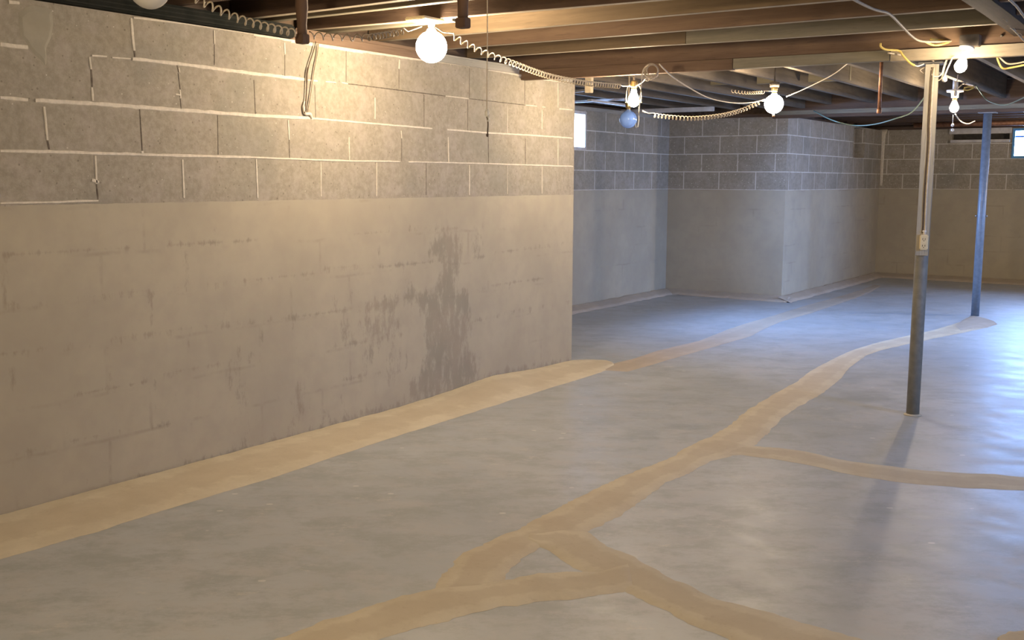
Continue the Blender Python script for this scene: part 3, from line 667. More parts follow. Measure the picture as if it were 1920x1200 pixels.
# far girder on the far post
ZF = 1.862
fg = empty('girder', (-1.88, 10.56, ZF), 'dark girder resting on the far blue grey post', 'beam')
def fpart(name, lo, hi, mat):
    m = MB(); m.box(lo, hi, bev=.003); m.build(name, M[mat], fg)
fpart('lower_board', (XD-.15, 10.50, ZF), (XR+.1, 10.56, ZTOP-.02), 'wood_dark'); fpart('rear_board', (XD-.15, 10.563, ZF+.01), (XR+.1, 10.62, ZTOP-.02), 'wood_dark')
fpart('side_strip', (XD-.15, 10.465, ZF+.03), (XR+.1, 10.498, ZF+.07), 'wood_grey')
# third bay, joists crossing again
for k in range(8):
    y = 11.0+.41*k
    beam('far_joist', (XD-.15, y), (XR+.1, y), .04, 1.93, ZTOP, 'wood_dark', 'dark cross joist high up beyond the far girder, '+['nearest the girder', 'second from the girder', 'third from the girder', 'fourth from the girder', 'fourth from the end wall', 'third from the end wall', 'second from the end wall', 'nearest the end wall'][k], 'joist', 'dark cross joists before the end wall')
# end-wall sill and boards
beam('sill_board', (XD-.1, YE+.0), (XR, YE+.0), .14, ZT+.001, ZT+.045, 'wood_dark', 'dark sill plate along the top of the far end wall', 'sill board')
m = MB(); m.box((vE0-.03, YE-.022, onY(1840, 250.5, YE).z), (wE0-.012, YE-.001, onY(1840, 240, YE).z), bev=.002)
tag(m.build('header_board', M['white_paint']), 'pale board above the dark slot in the far wall', 'board')
m = MB(); m.box((vE0-.01, YE-.035, onY(1840, 267, YE).z), (vE1+.01, YE-.001, onY(1840, 262, YE).z), bev=.002)
tag(m.build('ledge', M['white_paint']), 'thin pale ledge below the dark slot in the far wall', 'ledge')
m = MB(); m.box((vE0+.005, YE+.09, onY(1840, 261.5, YE).z+.002), (vE1-.005, YE+.112, onY(1840, 251, YE).z-.002), bev=.002)
tag(m.build('slot_cover', M['recess']), 'dark board set back in the slot of the far wall', 'board')
# beige rail under the far ceiling at the right
q0, q1 = onY(1868, 228, 13.2), onY(1990, 222, 13.2)
m = MB(); m.tube([(q0.x-.9, 13.2, 1.895), (q1.x, 13.2, 1.895)], .03, 12)
tag(m.build('pipe', M['copper']), 'brown pipe under the far ceiling left of the blue window', 'pipe')

# alcove top: sill plate, white board, thin bluish battens
m = MB(); m.box((XB-.16, YA-.1, ZT+.001), (XB-.01, YC+.14, ZT+.038), bev=.003)
tag(m.build('sill_board', M['sill_grey']), 'sill plate on the alcove wall above the left window', 'sill board')
m = MB(); m.box((XB, YC+.01, ZT+.001), (XD-.01, YC+.15, ZT+.038), bev=.003)
tag(m.build('sill_board', M['wood_dark']), 'dark sill plate on the alcove back wall', 'sill board')
e = onZ(1337, 199.5, 1.949); z1 = 1.949; WY = e.y; z0 = onY(1337, 208, WY).z
f_ = onY(1120, 209, WY)
m = MB(); m.box((f_.x, WY, z0), (e.x, WY+.04, z1), bev=.003)
tag(m.build('white_board', M['white_paint']), 'white painted board under the joists behind the small lit bulb', 'board')
for (p, q, d1, d2, lab) in [((1060, 192), (1172, 186), 1.940, 1.940, 'thin pale batten under the alcove ceiling, upper of two'), ((1105, 188), (1185, 199), 1.915, 1.915, 'thin pale batten slanting under the alcove ceiling'), ((1060, 173), (1103, 169), 1.940, 1.940, 'short pale batten just right of the left wall end')]:
    a_, b_ = onZ(*p, d1), onZ(*q, d2)
    m = MB(); v = (b_-a_); 
    sd = Vector((-v.y, v.x, 0)).normalized()*.02; uz = Vector((0, 0, .009))
    m.add([a_-sd-uz, a_+sd-uz, a_+sd+uz, a_-sd+uz, b_-sd-uz, b_+sd-uz, b_+sd+uz, b_-sd+uz], [[0, 1, 2, 3], [7, 6, 5, 4], [0, 4, 5, 1], [1, 5, 6, 2], [2, 6, 7, 3], [3, 7, 4, 0]])
    tag(m.build('batten', M['white_paint']), lab, 'board')
a_, b_ = pt(1096, 165, 6.9), pt(1104, 174, 6.9)
m = MB(); m.box((a_.x, a_.y, b_.z), (a_.x+.045, a_.y+.04, ZK-.03), bev=.003); tag(m.build('wood_block', M['wood_pale']), 'small pale wood block under the joists right of the left wall end', 'board')

# ------------------------------------------------------------------ windows
def window(n, plane, P0, u0, u1, z0, z1, out, bars, mat, label):
    r = empty('window_%d' % n, ((P0, (u0+u1)/2, z0) if plane == 'X' else ((u0+u1)/2, P0, z0)), label, None); r['kind'] = 'structure'
    def B(m, ua, ub, za, zb, d0, d1):
        d0, d1 = sorted((P0+out*d0, P0+out*d1))
        m.box((d0, ua, za), (d1, ub, zb), bev=.002) if plane == 'X' else m.box((ua, d0, za), (ub, d1, zb), bev=.002)
    m = MB(); t = .028
    B(m, u0, u0+t, z0, z1, -.012, .09); B(m, u1-t, u1, z0, z1, -.012, .09); B(m, u0+t, u1-t, z0, z0+t, -.012, .09); B(m, u0+t, u1-t, z1-t, z1, -.012, .09)
    m.build('window_frame', mat, r)
    m = MB(); 
    for kind, v in bars:
        if kind == 'h': B(m, u0+t, u1-t, v-.009, v+.009, .03, .06)
        else: B(m, v-.009, v+.009, z0+t, z1-t, .028, .062)
    if bars: m.build('glazing_bar', mat, r)
    m = MB(); B(m, u0+t, u1-t, z0+t, z1-t, .042, .046); m.build('pane', M['pane'], r)
    return r
window(1, 'X', XB, wB0, wB1, zb0, zb1, -1, [], M['white_paint'], 'bright window high in the alcove wall, half hidden by the left wall')
window(2, 'Y', YE, wE0, wE1, ze0, ze1, 1, [('h', onY(1905, 256, YE).z)], M['blue_paint'], 'blue framed window at the right edge of the far wall')
for i, (a_, b_) in enumerate(WR): window(3+i, 'X', XR, a_, b_, 1.45, 1.87, 1, [('v', (a_+b_)/2)], M['blue_paint'], 'basement window in the right wall, out of view')

# ------------------------------------------------------------------ posts
p1 = onZ(1711, 778); p1.z = 0
post = empty('support_post', p1, 'near grey steel post with an outlet and cable on it', 'post')
m = MB(); m.tube([(p1.x, p1.y, 0), (p1.x, p1.y, .6), (p1.x+.002, p1.y, 1.2), (p1.x, p1.y, ZG-.012)], .0335, 28); m.build('pipe_shaft', M['post_steel'], post)
m = MB(); m.box((p1.x-.06, p1.y-.05, ZG-.0115), (p1.x+.06, p1.y+.06, ZG-.002), bev=.002); m.build('top_plate', M['steel'], post)
m = MB(); m.lathe((p1.x, p1.y, .001), [(.046, 0), (.044, .004), (.036, .008)], n=24); m.build('foot_ring', M['patch'], post)
# pale cream strip on the camera side of the pipe, from the girder down to the outlet
def face(px, py, d=.0): # point on the camera-facing side of the post
    q = onY(px, py, p1.y); dirc = Vector((-p1.x, -p1.y, 0)).normalized(); return Vector((p1.x, p1.y, q.z))+dirc*(.0335+d)+Vector((1, .675, 0)).normalized()*((px-(1742+(1711-1742)*(py-118)/660))*p1.length/F*.93)
m = MB(); dirc = Vector((-p1.x, -p1.y, 0)).normalized(); sdv = Vector((-dirc.y, dirc.x, 0)); 
if sdv.dot(R2) < 0: sdv = -sdv
zt, zb = ZG-.014, face(1725, 478).z
vs = []
for i, z in enumerate([zb, zb+.03, zt-.4, zt]):
    wd = .032 if z > zb+.04 else .030
    for s_, d_ in [(-wd, .030), (wd, .030), (wd, .046), (-wd, .046)]:
        q = Vector((p1.x, p1.y, z))+sdv*s_+dirc*d_; vs.append(q)
fs = [[i*4+k, i*4+(k+1) % 4, i*4+4+(k+1) % 4, i*4+4+k] for i in range(3) for k in range(4)]+[[3, 2, 1, 0], [12, 13, 14, 15]]
m.add(vs, fs); m.build('front_strip', M['strip'], post)
for sx_, sy_ in [(1738, 257), (1732, 344)]:
    m = MB(); q = face(sx_, sy_, .046-.0335); m.lathe(q-dirc*.004, [(.006, 0), (.006, .006)], axis=dirc, n=10); m.build('screw', M['steel'], post)

# cable down the post, outlet box
cab = smooth([face(x, y, .018) for x, y in [(1745, 128), (1743, 150), (1741, 190), (1739, 235), (1739, 262), (1737, 300), (1734, 345), (1732, 390), (1731, 425), (1730, 436)]], 5)
m = MB(); m.tube(cab, .0052, 8); tag(m.build('cable', M['cord']), 'cream cable running down the near post to its outlet', 'cable')
m = MB(); m.tube([p-sdv*.011-dirc*.002 for p in cab], .004, 6); tag(m.build('cable', M['cord_brown_and_shadow']), 'dark tube drawn as the shadow beside the cream cable on the near post', 'cable')  # dark tube stands in for the shadow of the cream cable
oc_ = face(1729, 453, .018); oc_ = Vector((oc_.x, oc_.y, oc_.z))
outlet = empty('outlet', oc_, 'cream duplex outlet box on the near post', 'outlet')
def obox(bm_, c, hw, hh, d0, d1, bev):
    b = bmesh.new(); bmesh.ops.create_cube(b, size=1)
    for v in b.verts: v.co = Vector((v.co.x*2*hw, v.co.y*(d1-d0)+(d0+d1)/2, v.co.z*2*hh))
    bmesh.ops.bevel(b, geom=b.edges[:], offset=bev, segments=3, affect='EDGES')
    R = Matrix((sdv, dirc, Vector((0, 0, 1)))).transposed()
    for v in b.verts: v.co = R@v.co+c
    bm_.bm(b)
m = MB(); obox(m, oc_, .0215, .040, -.006, .026, .006); m.build('outlet_body', M['cream'], outlet)
m = MB()
for dz in (-.017, .017):
    for ds in (-.006, .006): obox(m, oc_+Vector((0, 0, dz))+sdv*ds, .0012, .005, .0262, .0268, .0002)
    obox(m, oc_+Vector((0, 0, dz-.009)), .002, .002, .0262, .0268, .0002)
m.build('outlet_slot', M['slot'], outlet)
m = MB(); m.lathe(oc_+Vector((0, 0, .040)), [(.007, 0), (.007, .012), (.0095, .013), (.0095, .02), (.006, .022)], n=12); m.build('cable_clamp', M['porcelain'], outlet)

p2 = onZ(1828, 592); p2.z = 0
post2 = empty('support_post', p2, 'far blue grey steel post on a mortar mound', 'post')
m = MB(); m.tube([(p2.x, p2.y, 0), (p2.x, p2.y, .8), (p2.x, p2.y, ZF-.012)], .036, 28); m.build('pipe_shaft', M['post_blue'], post2)
m = MB(); m.box((p2.x-.075, p2.y-.06, ZF-.0115), (p2.x+.075, p2.y+.06, ZF-.002), bev=.002); m.build('top_plate', M['post_blue'], post2)
zz = onY(1840, 405, p2.y).z
m = MB(); m.tube([Vector((p2.x, p2.y, zz))-sdv*.052, Vector((p2.x, p2.y, zz))+sdv*.052], .006, 10)
for s_ in (-1, 1): m.tube([Vector((p2.x, p2.y, zz))+sdv*.038*s_, Vector((p2.x, p2.y, zz))+sdv*.047*s_], .011, 6)
m.build('pin', M['steel'], post2)

# ------------------------------------------------------------------ hanging things
def hanger(px, ptop, pbot, depth, label, halfw):
    c = pt(px, pbot, depth); r = empty('hanger', (c.x, c.y, c.z), label, 'hanger', 'turned wooden hangers under the joists')
    s = depth/F; zt_ = ZJ-.0
    m = MB(); hw = halfw*s
    m.tube([(c.x, c.y, c.z+hw*1.5), (c.x, c.y, c.z+hw*3), (c.x, c.y, c.z+hw*5.5), (c.x, c.y, c.z+hw*8), (c.x, c.y, max(zt_, c.z+hw*10))], [hw*.78, hw*.75, hw*1.0, hw*.92, hw*.88], 8)
    m.build('shaft', M['peg'], r)
    m = MB(); m.box((c.x-hw*.85, c.y-hw*.85, c.z), (c.x+hw*.85, c.y+hw*.85, c.z+hw*1.45), bev=hw*.14); m.build('foot_block', M['peg'], r)
hanger(567, 0, 82, 3.85, 'left brown wooden hanger, in front of the left wall top', 12)
hanger(868, 0, 53, 3.75, 'right brown wooden hanger, just right of the big lit globe', 13)

# pull string with knot
b0 = pt(913, 212, 3.3); ztp = ZJ+.05
r = empty('pull_string', b0, 'long thin pull string with a knot, hanging right of the big lit globe', 'pull string')
m = MB(); q = pt(910, -6, 3.3); m.tube([Vector((b0.x, b0.y, ZJ+.04)), Vector((b0.x+.001, b0.y, (ZJ+b0.z)/2)), b0+Vector((0, 0, .006))], .0017, 6); m.build('string', M['cord'], r)
m = MB(); m.lathe(b0, [(.002, .012), (.006, .007), (.0075, 0), (.006, -.006), (.004, -.011)][::-1], n=12); m.tube([b0+Vector((.003, 0, -.009)), b0+Vector((.007, 0, -.018)), b0+Vector((.004, 0, -.026))], .0028, 6); m.build('knot', M['cord_white'], r)
m = MB(); P = smooth([b0+Vector((0, 0, -.01)), b0+Vector((.004, 0, -.03)), b0+Vector((.003, 0, -.055)), b0+Vector((.002, 0, -.066))], 4); m.tube(P, .0022, 6)
m.lathe(P[-1], [(.001, -.008), (.004, -.005), (.004, 0), (.001, .004)], n=10); m.build('tail', M['cord_brown_and_shadow'], r)

# cord hanging down the near wall; its dark shadow is built as a strand
r = empty('hanging_cord', onX(590, 80, XA+.02), 'cord and its painted shadow strand hanging flat against the left wall below the first hanger', 'cord')
W = lambda x, y, d=.012: onX(x, y, XA+d)
m = MB(); m.tube(smooth([W(592, 78), (W(588, 95)), W(580, 120), W(576, 138), W(575, 165), W(573, 195), W(571, 212)], 4), [.0026 if i < 10 else .0045 if i < 15 else .003 for i in range(25)], 7); m.build('shadow_strand', M['cord_brown_and_shadow'], r)
m = MB(); m.tube(smooth([W(597, 82), W(596, 100), W(591, 125), W(587, 150), W(582, 185), W(577, 210)], 4), .0036, 7); m.build('pale_strand', M['cord_dull'], r)
m = MB(); m.tube(smooth([W(571, 190, .008), W(569, 200, .008), W(572, 213, .008), W(581, 214, .008), W(585, 222, .006)], 4), [.004]*4+[.007]*5+[.008]*5+[.006]*3, 7); m.build('plaster_dab', M['mortar'], r)

# copper stub
c = pt(1648, 213, 6.9)
r = empty('copper_pipe', c, 'copper pipe stub hanging straight down left of the near post', 'pipe')
m = MB(); m.tube([(c.x, c.y, c.z+.02), (c.x, c.y, 2.17)], .0115, 16); m.build('pipe', M['copper'], r)
m = MB(); m.lathe(c, [(.0125, 0), (.0155, .004), (.0155, .028), (.0125, .034)], n=16); m.build('cap_fitting', M['copper'], r)

# ------------------------------------------------------------------ lamps
def lampholder(r, c, ax, s=1.0, mat='porcelain', flange=True):
    """c: bulb neck point, ax: unit vector from the bulb to its holder"""
    m = MB(); m.lathe(c, [(.0125*s, -.012*s), (.0135*s, 0), (.0135*s, .012*s)], axis=ax, n=20); m.build('screw_base', M['brass'], r)
    fl = [(.046*s, .034*s), (.048*s, .045*s), (.02*s, .048*s)] if flange else [(.020*s, .036*s), (.012*s, .042*s)]
    m = MB(); m.lathe(c+ax*.008*s, [(.019*s, 0), (.021*s, .012*s), (.023*s, .03*s)]+fl, axis=ax, n=28); m.build('lamp_holder', M[mat], r)
def bulb_a19(m, c, ax, R=.03):
    pr = [(.002, -R), (R*.45, -R*.9), (R*.8, -R*.6), (R, -.05*R), (R*.97, R*.35), (R*.8, R*.85), (R*.56, R*1.35), (R*.45, R*1.8), (R*.43, R*2.1)]
    m.lathe(c, pr, axis=ax, n=28)
def globe(m, c, ax, R):
    pr = [(max(.002, R*math.sin(t)), -R*math.cos(t)) for t in [math.pi*i/18 for i in range(0, 17)]]+[(R*.24, R*1.12)]
    m.lathe(c, pr, axis=ax, n=36)
def lamp(label, c, kind, R, mat, ax=(0, 0, 1), group=None, cat='lamp', hold=True, s=1.0, hm='porcelain', fl=True):
    ax = Vector(ax).normalized(); r = empty('globe_lamp' if kind == 'globe' else 'bulb_lamp', c+ax*R*1.5, label, cat, group)
    m = MB(); (globe if kind == 'globe' else bulb_a19)(m, c, ax, R); m.build('glass_globe' if kind == 'globe' else 'bulb', M[mat], r)
    if hold: lampholder(r, c+ax*(R*1.12 if kind == 'globe' else R*2.1), ax, s, hm, fl)
    return r
g1 = pt(809, 88, 4.74); R1 = .070
l = lamp('big brightly lit globe bulb in front of the left wall', g1, 'globe', R1, 'lit_main', s=.7, hm='cream', fl=False)
m = MB(); m.box((g1.x-.055, g1.y-.12, 1.934), (g1.x+.055, g1.y+.03, 1.949), bev=.004); m.build('canopy', M['cream'], l)
g0 = pt(280, -22, 3.15)
l = lamp('unlit milky globe bulb cut off by the top edge', g0, 'globe', .0605, 'globe_off', fl=False)
m = MB(); m.tube([g0+Vector((0, 0, .10)), Vector((g0.x, g0.y, ZJ+.002))], .012, 10); m.build('stem', M['black_box'], l)
g2 = pt(1451, 195, 7.05)
l = lamp('lit globe bulb in the middle of the ceiling above the alcove corner', g2, 'globe', .0625, 'lit_soft', hm='brass', fl=False)
m = MB(); m.lathe(g2+Vector((0, 0, .11)), [(.03, 0), (.034, .03), (.02, .035)], n=20); m.tube([g2+Vector((0, 0, .13)), Vector((g2.x, g2.y, ZK+.03))], .006, 8); m.build('stem', M['black_box'], l)
m = MB(); m.lathe(g2-Vector((0, 0, .085)), [(.008, 0), (.009, .012), (.004, .024)], n=10); m.build('pull_knob', M['copper'], l)
g3 = pt(1188, 190, 6.3)
l = lamp('small lit bulb in a wire guard above the unlit globe', g3, 'a19', .034, 'lit_small', s=1.0, hm='brass', fl=False)
m = MB()
for k in range(6):
    g = math.pi*k/3; dx, dy = math.cos(g), math.sin(g)
    m.tube(smooth([g3+Vector((dx*.02, dy*.02, .10)), g3+Vector((dx*.045, dy*.045, .08)), g3+Vector((dx*.052, dy*.052, .03)), g3+Vector((dx*.05, dy*.05, -.005))], 4), .0014, 5)
ring = [g3+Vector((math.cos(t)*.05, math.sin(t)*.05, -.005)) for t in [2*math.pi*i/24 for i in range(25)]]; m.tube(ring, .0016, 5)
m.build('wire_guard', M['brass'], l)
m = MB(); m.tube([g3+Vector((0, 0, .11)), Vector((g3.x, g3.y, ZK+.02))], .006, 8); m.build('stem', M['cord_dull'], l)
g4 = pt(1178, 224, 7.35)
l = lamp('unlit globe bulb with blue daylight painted in, just below the small lit bulb', g4, 'globe', .0615, 'globe_daylit', hm='brass', fl=False)
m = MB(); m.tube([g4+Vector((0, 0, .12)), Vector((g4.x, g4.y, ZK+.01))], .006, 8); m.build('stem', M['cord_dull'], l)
m = MB(); m.tube([pt(1197, 200, 7.3), pt(1198, 225, 7.3), pt(1196, 238, 7.3), pt(1193, 239, 7.3), pt(1191, 232, 7.3)], .0025, 6)
tag(m.build('pull_chain', M['cord_white']), 'thin white pull chain beside the unlit globe', 'pull chain')

ax5 = (pt(1812, 92, 5.08)-pt(1801, 125, 5.08)).normalized()
g5 = pt(1801, 125, 5.08)
l = lamp('upper lit bulb under the girder right of the near post', g5, 'a19', .0285, 'lit_dim', ax=ax5, s=.75)
m = MB(); cb = g5+ax5*.112; gyy = girder_y(cb.x); m.box((cb.x-.05, gyy-.065, cb.z-.002), (cb.x+.04, gyy-.003, 1.949), bev=.003); m.build('junction_box', M['black_box'], l)
m = MB(); a_ = pt(1796, 140, 4.99); b_ = pt(1792, 170, 4.99); m.tube([a_, b_], .002, 6); m.lathe(b_, [(.002, .004), (.007, -.004), (.0075, -.02), (.002, -.026)][::-1], n=12); m.build('pull_chain', M['cord_white'], l)
g6 = pt(1789, 203, 8.0)
l = lamp('lower lit bulb with a pull chain, farther right of the near post', g6, 'a19', .032, 'lit_small', s=1.3)
m = MB(); m.tube([g6+Vector((0, 0, .14)), Vector((g6.x, g6.y, ZK+.02))], .02, 10); m.build('stem', M['porcelain'], l)
m = MB(); a_ = pt(1787, 215, 7.96); b_ = pt(1786, 238, 7.96); m.tube([a_, b_], .0026, 6)
for yy in (234, 243): m.lathe(pt(1786, yy, 7.96), [(.003, -.014), (.011, -.008), (.011, 0), (.004, .01)], n=12)
m.build('pull_chain', M['cord_white'], l)
m = MB(); m.tube([pt(1803, 100, 5.28), pt(1786, 108, 5.2), pt(1776, 130, 5.2), pt(1771, 143, 5.2)], .0035, 6); m.lathe(pt(1771, 148, 5.2), [(.004, -.016), (.012, -.01), (.013, .002), (.005, .014)], n=12)
tag(m.build('cord', M['cord_white']), 'white knobbed pull cord hanging left of the upper lit bulb', 'pull cord')

for k, (x_, y_) in enumerate([(-1.2, .35), (1.1, 2.4), (.2, 11.4)]):  # fill bulbs added out of view to brighten walls and floor
    c = Vector((x_, y_, 1.80)); l = lamp(['added unseen fill globe bulb beside the camera', 'added unseen fill globe bulb to the right of the camera', 'added fill globe bulb in the far right of the cellar, out of view'][k], c, 'globe', .0625, ('lit', 'lit_soft', 'lit')[k], fl=False)
    m = MB(); m.tube([c+Vector((0, 0, .10)), Vector((c.x, c.y, ZJ+.06))], .012, 10); m.build('stem', M['black_box'], l)
# ------------------------------------------------------------------ cords and cables
def cord(name, pts, r, mat, label, cat='cord', k=6):
    m = MB(); m.tube(smooth(pts, k), r, 8); return tag(m.build(name, M[mat]), label, cat)
def coilcord(pts, pre, post_, R, turns, r, mat, label):
    m = MB(); path = smooth(pts, 8); c = coil(path, R, turns, 12)
    full = [Vector(p) for p in pre]+c+[Vector(p) for p in post_]
    m.tube(full, r, 6); return tag(m.build('coiled_cord', M[mat]), label, 'cord')
_pt = pt
def pt(x, y, d):
    v = ray(x, y); d2 = d
    if d < 5.9: d2 = min(d2, (5.75)/v.y if x > 1300 else d2)
    if v.z > 0 and d < 6.0: d2 = min(d2, (ZJ-.006-H)/v.z)
    elif v.z > 0: d2 = min(d2, (ZK-.006-H)/v.z)
    return O+v*d2
# first coiled cord: top left to the sill, and on to the big globe
coilcord([pt(345, -14, 3.5), pt(400, 14, 3.56), pt(450, 36, 3.62), pt(500, 50, 3.7), pt(552, 62, 3.8)], [pt(300, -30, 3.45)], [], .0135, 14.5, .0030, 'cord', 'cream coiled cord sagging from the top left to the first hanger')
coilcord([pt(580, 66, 3.92), pt(640, 70, 4.0), pt(690, 70, 4.05), pt(730, 64, 4.25), pt(758, 58, 4.35)], [], [pt(765, 59, 4.45), pt(790, 50, 4.6)], .0125, 15, .0026, 'cord_dull', 'dull coiled cord between the first hanger and the big globe')
coilcord([pt(848, 67, 4.64), pt(900, 95, 4.68), pt(960, 118, 4.8), pt(1030, 143, 5.2), pt(1100, 156, 5.6), pt(1162, 162, 6.0)], [pt(817, 51, 4.65), pt(830, 60, 4.65)], [pt(1166, 161, 6.05), pt(1184, 162, 6.25)], .0125, 50, .0030, 'cord', 'long cream coiled cord from the big globe to the small lit bulb')
coilcord([pt(1225, 216, 6.4), pt(1260, 220, 6.5), pt(1300, 222, 6.6), pt(1350, 217, 6.75), pt(1390, 207, 6.9), pt(1425, 192, 7.0)], [pt(1205, 208, 6.36), pt(1216, 213, 6.38)], [pt(1432, 190, 7.0), pt(1443, 184, 7.05)], .0125, 33, .0030, 'cord', 'cream coiled cord sagging between the small bulb and the middle globe')
coilcord([pt(1372, 171, 7.6), pt(1400, 174, 7.5), pt(1432, 173, 7.3)], [], [pt(1448, 171, 7.1)], .010, 12, .0026, 'cord_dull', 'short coiled cord left behind the middle globe')
coilcord([pt(1211, 150, 6.0), pt(1222, 146, 5.95), pt(1232, 140, 5.9)], [pt(1192, 162, 6.25), pt(1205, 154, 6.1)], [pt(1234, 137, 5.9)], .009, 4, .0026, 'cord', 'short twisted cord from the small bulb up to the cord ring')
rg = pt(1221, 133, 5.8); m = MB()
for kk, (rr, dz) in enumerate([(.040, 0), (.036, .004), (.030, -.003)]):
    cc = rg+R2*.002*kk-fw*.004*kk
    m.tube([cc+(R2*math.cos(t)+U2*math.sin(t))*rr+fw*dz for t in [2*math.pi*i/32 for i in range(33)]], .0032, 6)
tag(m.build('cord_ring', M['cord_dull']), 'ring of wound spare cord hung on the girder above the small bulb', 'cord')
cord('cord', [pt(1216, 122, 5.76), pt(1208, 128, 5.78), pt(1204, 140, 5.8), pt(1202, 165, 5.95), pt(1200, 185, 6.1), pt(1199, 205, 6.3), pt(1198, 215, 6.6)], .0032, 'cord', 'plain cream cord dropping from the cord ring past the small bulb')
cord('cord', [pt(1236, 120, 5.8), pt(1260, 143, 5.9), pt(1290, 163, 6.1), pt(1330, 184, 6.4), pt(1375, 193, 6.7), pt(1410, 192, 6.9), pt(1435, 186, 7.0)], .0036, 'cord', 'plain cream cord sagging from the cord ring to the middle globe')
cord('cord', [pt(1475, 181, 7.0), pt(1510, 166, 6.7), pt(1560, 141, 6.3), pt(1590, 119, 6.0), pt(1618, 100, 5.86)], .0034, 'cord', 'cream cord rising from the middle globe to the girder')
cord('cable', [pt(1590, -8, 3.8), pt(1610, 4, 3.9), pt(1640, 18, 4.1), pt(1667, 26, 4.3), pt(1690, 48, 4.6), pt(1710, 68, 4.9), pt(1727, 77, 5.1), pt(1760, 78, 5.2), pt(1800, 76, 5.25)], .0055, 'cord_dull', 'thick beige cable crossing the joists from the top to the bulb box', 'cable')
cord('cable', [pt(1735, 78, 5.15), pt(1748, 84, 5.2), pt(1762, 84, 5.2), pt(1783, 77, 5.25), pt(1770, 76, 5.25), pt(1745, 73, 5.2)], .0055, 'cord_yellow', 'yellow cable looped left of the bulb box', 'cable')
cord('cable', [pt(1651, 81, 5.3), pt(1652, 88, 5.3), pt(1662, 93, 5.3), pt(1685, 95, 5.3), pt(1693, 104, 5.3), pt(1705, 117, 5.3), pt(1715, 123, 5.3)], .0055, 'cord_yellow', 'yellow cable end hanging left of the near post', 'cable')
cord('cable', [pt(1715, 123, 5.3), pt(1722, 124, 5.3), pt(1732, 120, 5.33)], .0035, 'cord_white', 'white wire tip of the yellow cable left of the post', 'cable')
cord('cable', [pt(1665, 99, 5.32), pt(1695, 104, 5.34), pt(1720, 107, 5.36), pt(1746, 110, 5.38)], .004, 'cord', 'cream wire stretched along the girder to the post top', 'cable')
cord('cable', [pt(1748, 113, 5.4), pt(1751, 116, 5.38), pt(1748, 124, 5.36), pt(1746, 132, 5.36)], .004, 'cord', 'cream wire looping over the top of the near post', 'cable')
cord('cable', [pt(1738, 124, 5.4), pt(1727, 130, 5.38), pt(1726, 133, 5.38), pt(1734, 140, 5.4)], .003, 'cord_dull', 'small bent wire at the left of the post top', 'cable')
cord('cable', [pt(1746, 140, 5.38), pt(1752, 150, 5.38), pt(1762, 150, 5.36), pt(1768, 140, 5.33), pt(1773, 120, 5.3), pt(1780, 105, 5.28), pt(1793, 97, 5.27)], .003, 'cord', 'cream wire looping from the post to the upper bulb', 'cable')
cord('cable', [pt(1744, 132, 5.37), pt(1748, 141, 5.36), pt(1757, 144, 5.35), pt(1766, 138, 5.33), pt(1770, 125, 5.31), pt(1777, 108, 5.29), pt(1791, 96, 5.27)], .0036, 'cord_white', 'white wire looping from the post top to the upper bulb, inner loop', 'cable')
m = MB(); cc = pt(1793, 88, 5.26); m.tube(smooth([pt(1786, 87, 5.26), pt(1794, 86, 5.26), pt(1796, 90, 5.26), pt(1792, 93, 5.26)], 5), .006, 8)
tag(m.build('insulator', M['porcelain']), 'small white insulator left of the bulb box', 'insulator')
cord('cable', [pt(1838, 73, 5.25), pt(1850, 75, 5.25), pt(1862, 79, 5.27), pt(1864, 88, 5.28), pt(1868, 100, 5.3), pt(1872, 115, 5.3), pt(1880, 128, 5.3), pt(1895, 127, 5.2), pt(1925, 121, 5.0)], .0048, 'cord_yellow', 'yellow cable hanging from the girder at the right edge, lower loop', 'cable')
cord('cable', [pt(1834, 74, 5.22), pt(1848, 73, 5.24), pt(1861, 83, 5.27), pt(1867, 98, 5.3), pt(1874, 107, 5.3), pt(1888, 119, 5.3), pt(1905, 119, 5.2), pt(1925, 115, 5.1)], .0042, 'cord', 'cream cable hanging from the girder at the right edge, upper loop', 'cable')
m = MB(); 
for x_, y_ in [(1862, 80), (1868, 100)]:
    m.tube([pt(x_, y_, 5.24), pt(x_+8, y_-7, 5.28), pt(x_+17, y_-14, 5.32)], .007, 8)
tag(m.build('cable_staple', M['black_box']), 'two dark spikes holding the yellow cables on the girder', 'staple')
m = MB(); m.tube([pt(1747, 110, 5.36), pt(1757, 107, 5.38), pt(1769, 103, 5.4)], .006, 8); tag(m.build('cable_staple', M['black_box']), 'dark spike in the girder above the near post', 'staple')
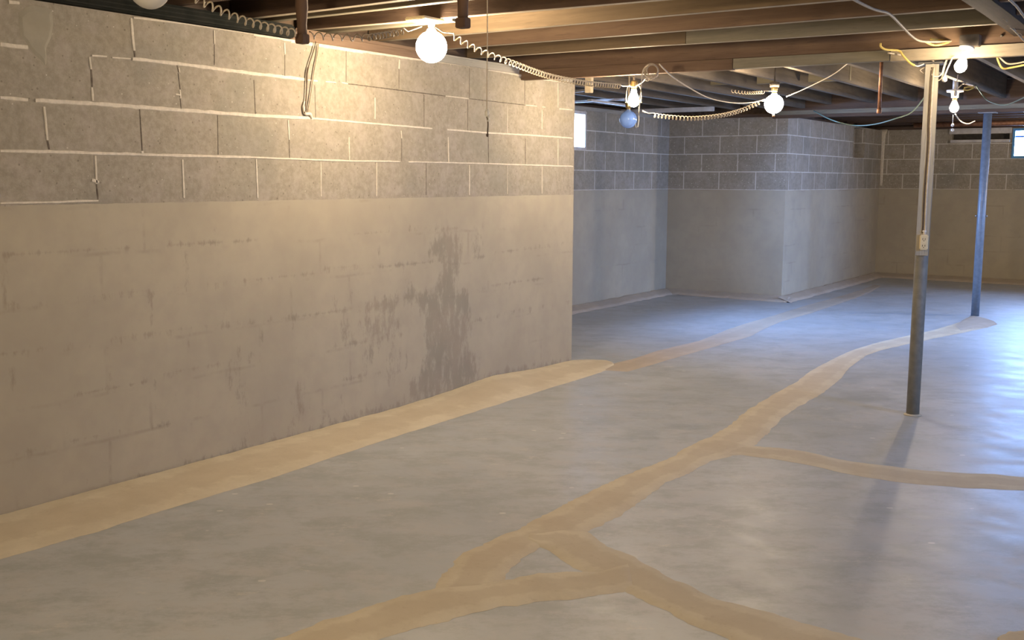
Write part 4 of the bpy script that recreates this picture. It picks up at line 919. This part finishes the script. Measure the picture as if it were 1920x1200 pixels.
m = MB(); m.tube(smooth([pt(1838, -8, 4.3), pt(1850, 6, 4.4), pt(1862, 17, 4.5), pt(1875, 30, 4.6), pt(1886, 46, 4.75), pt(1900, 56, 4.85), pt(1925, 82, 5.0)], 6), .0035, 7)
for x_, y_ in [(1850, 6), (1868, 22), (1880, 36), (1888, 48), (1896, 52), (1908, 62)]: m.tube([pt(x_, y_, 4.55), pt(x_+5, y_+1, 4.55), pt(x_+9, y_+6, 4.55)], .0016, 5)
tag(m.build('cable', M['cord_dull']), 'frayed grey cable along the dark corner beam at the top right', 'cable')
cord('cable', [pt(1888, -6, 4.0), pt(1900, 6, 4.1), pt(1908, 14, 4.15), pt(1925, 38, 4.3)], .005, 'cord_dull', 'short beige cable at the very top right corner', 'cable')
cord('wire', [onZ(1526, 208, 1.90), pt(1560, 225, 9.2), pt(1600, 235, 9.1), pt(1640, 233, 8.9), pt(1680, 222, 8.7), pt(1712, 208, 8.7), Vector((-2.09, pt(1716, 206, 8.7).y+.05, ZK+.02))], .0055, 'cord_green', 'green wire sagging across in front of the far left wall top', 'wire')
cord('wire', [onZ(1830, 160, ZK+.01), pt(1838, 172, 7.2), pt(1850, 187, 7.1), pt(1868, 195, 7.0), pt(1885, 197, 6.9), pt(1905, 190, 6.7), pt(1930, 178, 6.5)], .0042, 'cord_green', 'pale green wire sagging at the right edge above the blue window', 'wire')
cord('wire', [pt(1791, 214, 8.05), pt(1798, 224, 8.2), pt(1806, 230, 8.2), pt(1816, 232, 8.2), pt(1828, 227, 8.2)], .0045, 'cord', 'short cream wire curl right of the lower bulb', 'wire')
cord('wire', [pt(1796, 166, 6.5), pt(1805, 158, 6.5), pt(1812, 157, 6.5), onZ(1825, 160, ZK+.01)], .004, 'cord', 'cream wire end right of the upper pull chain', 'wire')
cord('wire', [pt(1806, 168, 6.5), pt(1815, 169, 6.5), pt(1826, 164, 6.5), pt(1816, 163, 6.5), pt(1808, 165, 6.5)], .004, 'cord_yellow', 'yellow wire curl between the two bulbs, beside the dark joist', 'wire')
cord('wire', [pt(1911, 201, 9.5), pt(1918, 208, 9.5), pt(1928, 218, 9.5)], .005, 'cord_white', 'short white wire at the right edge above the blue window', 'wire')
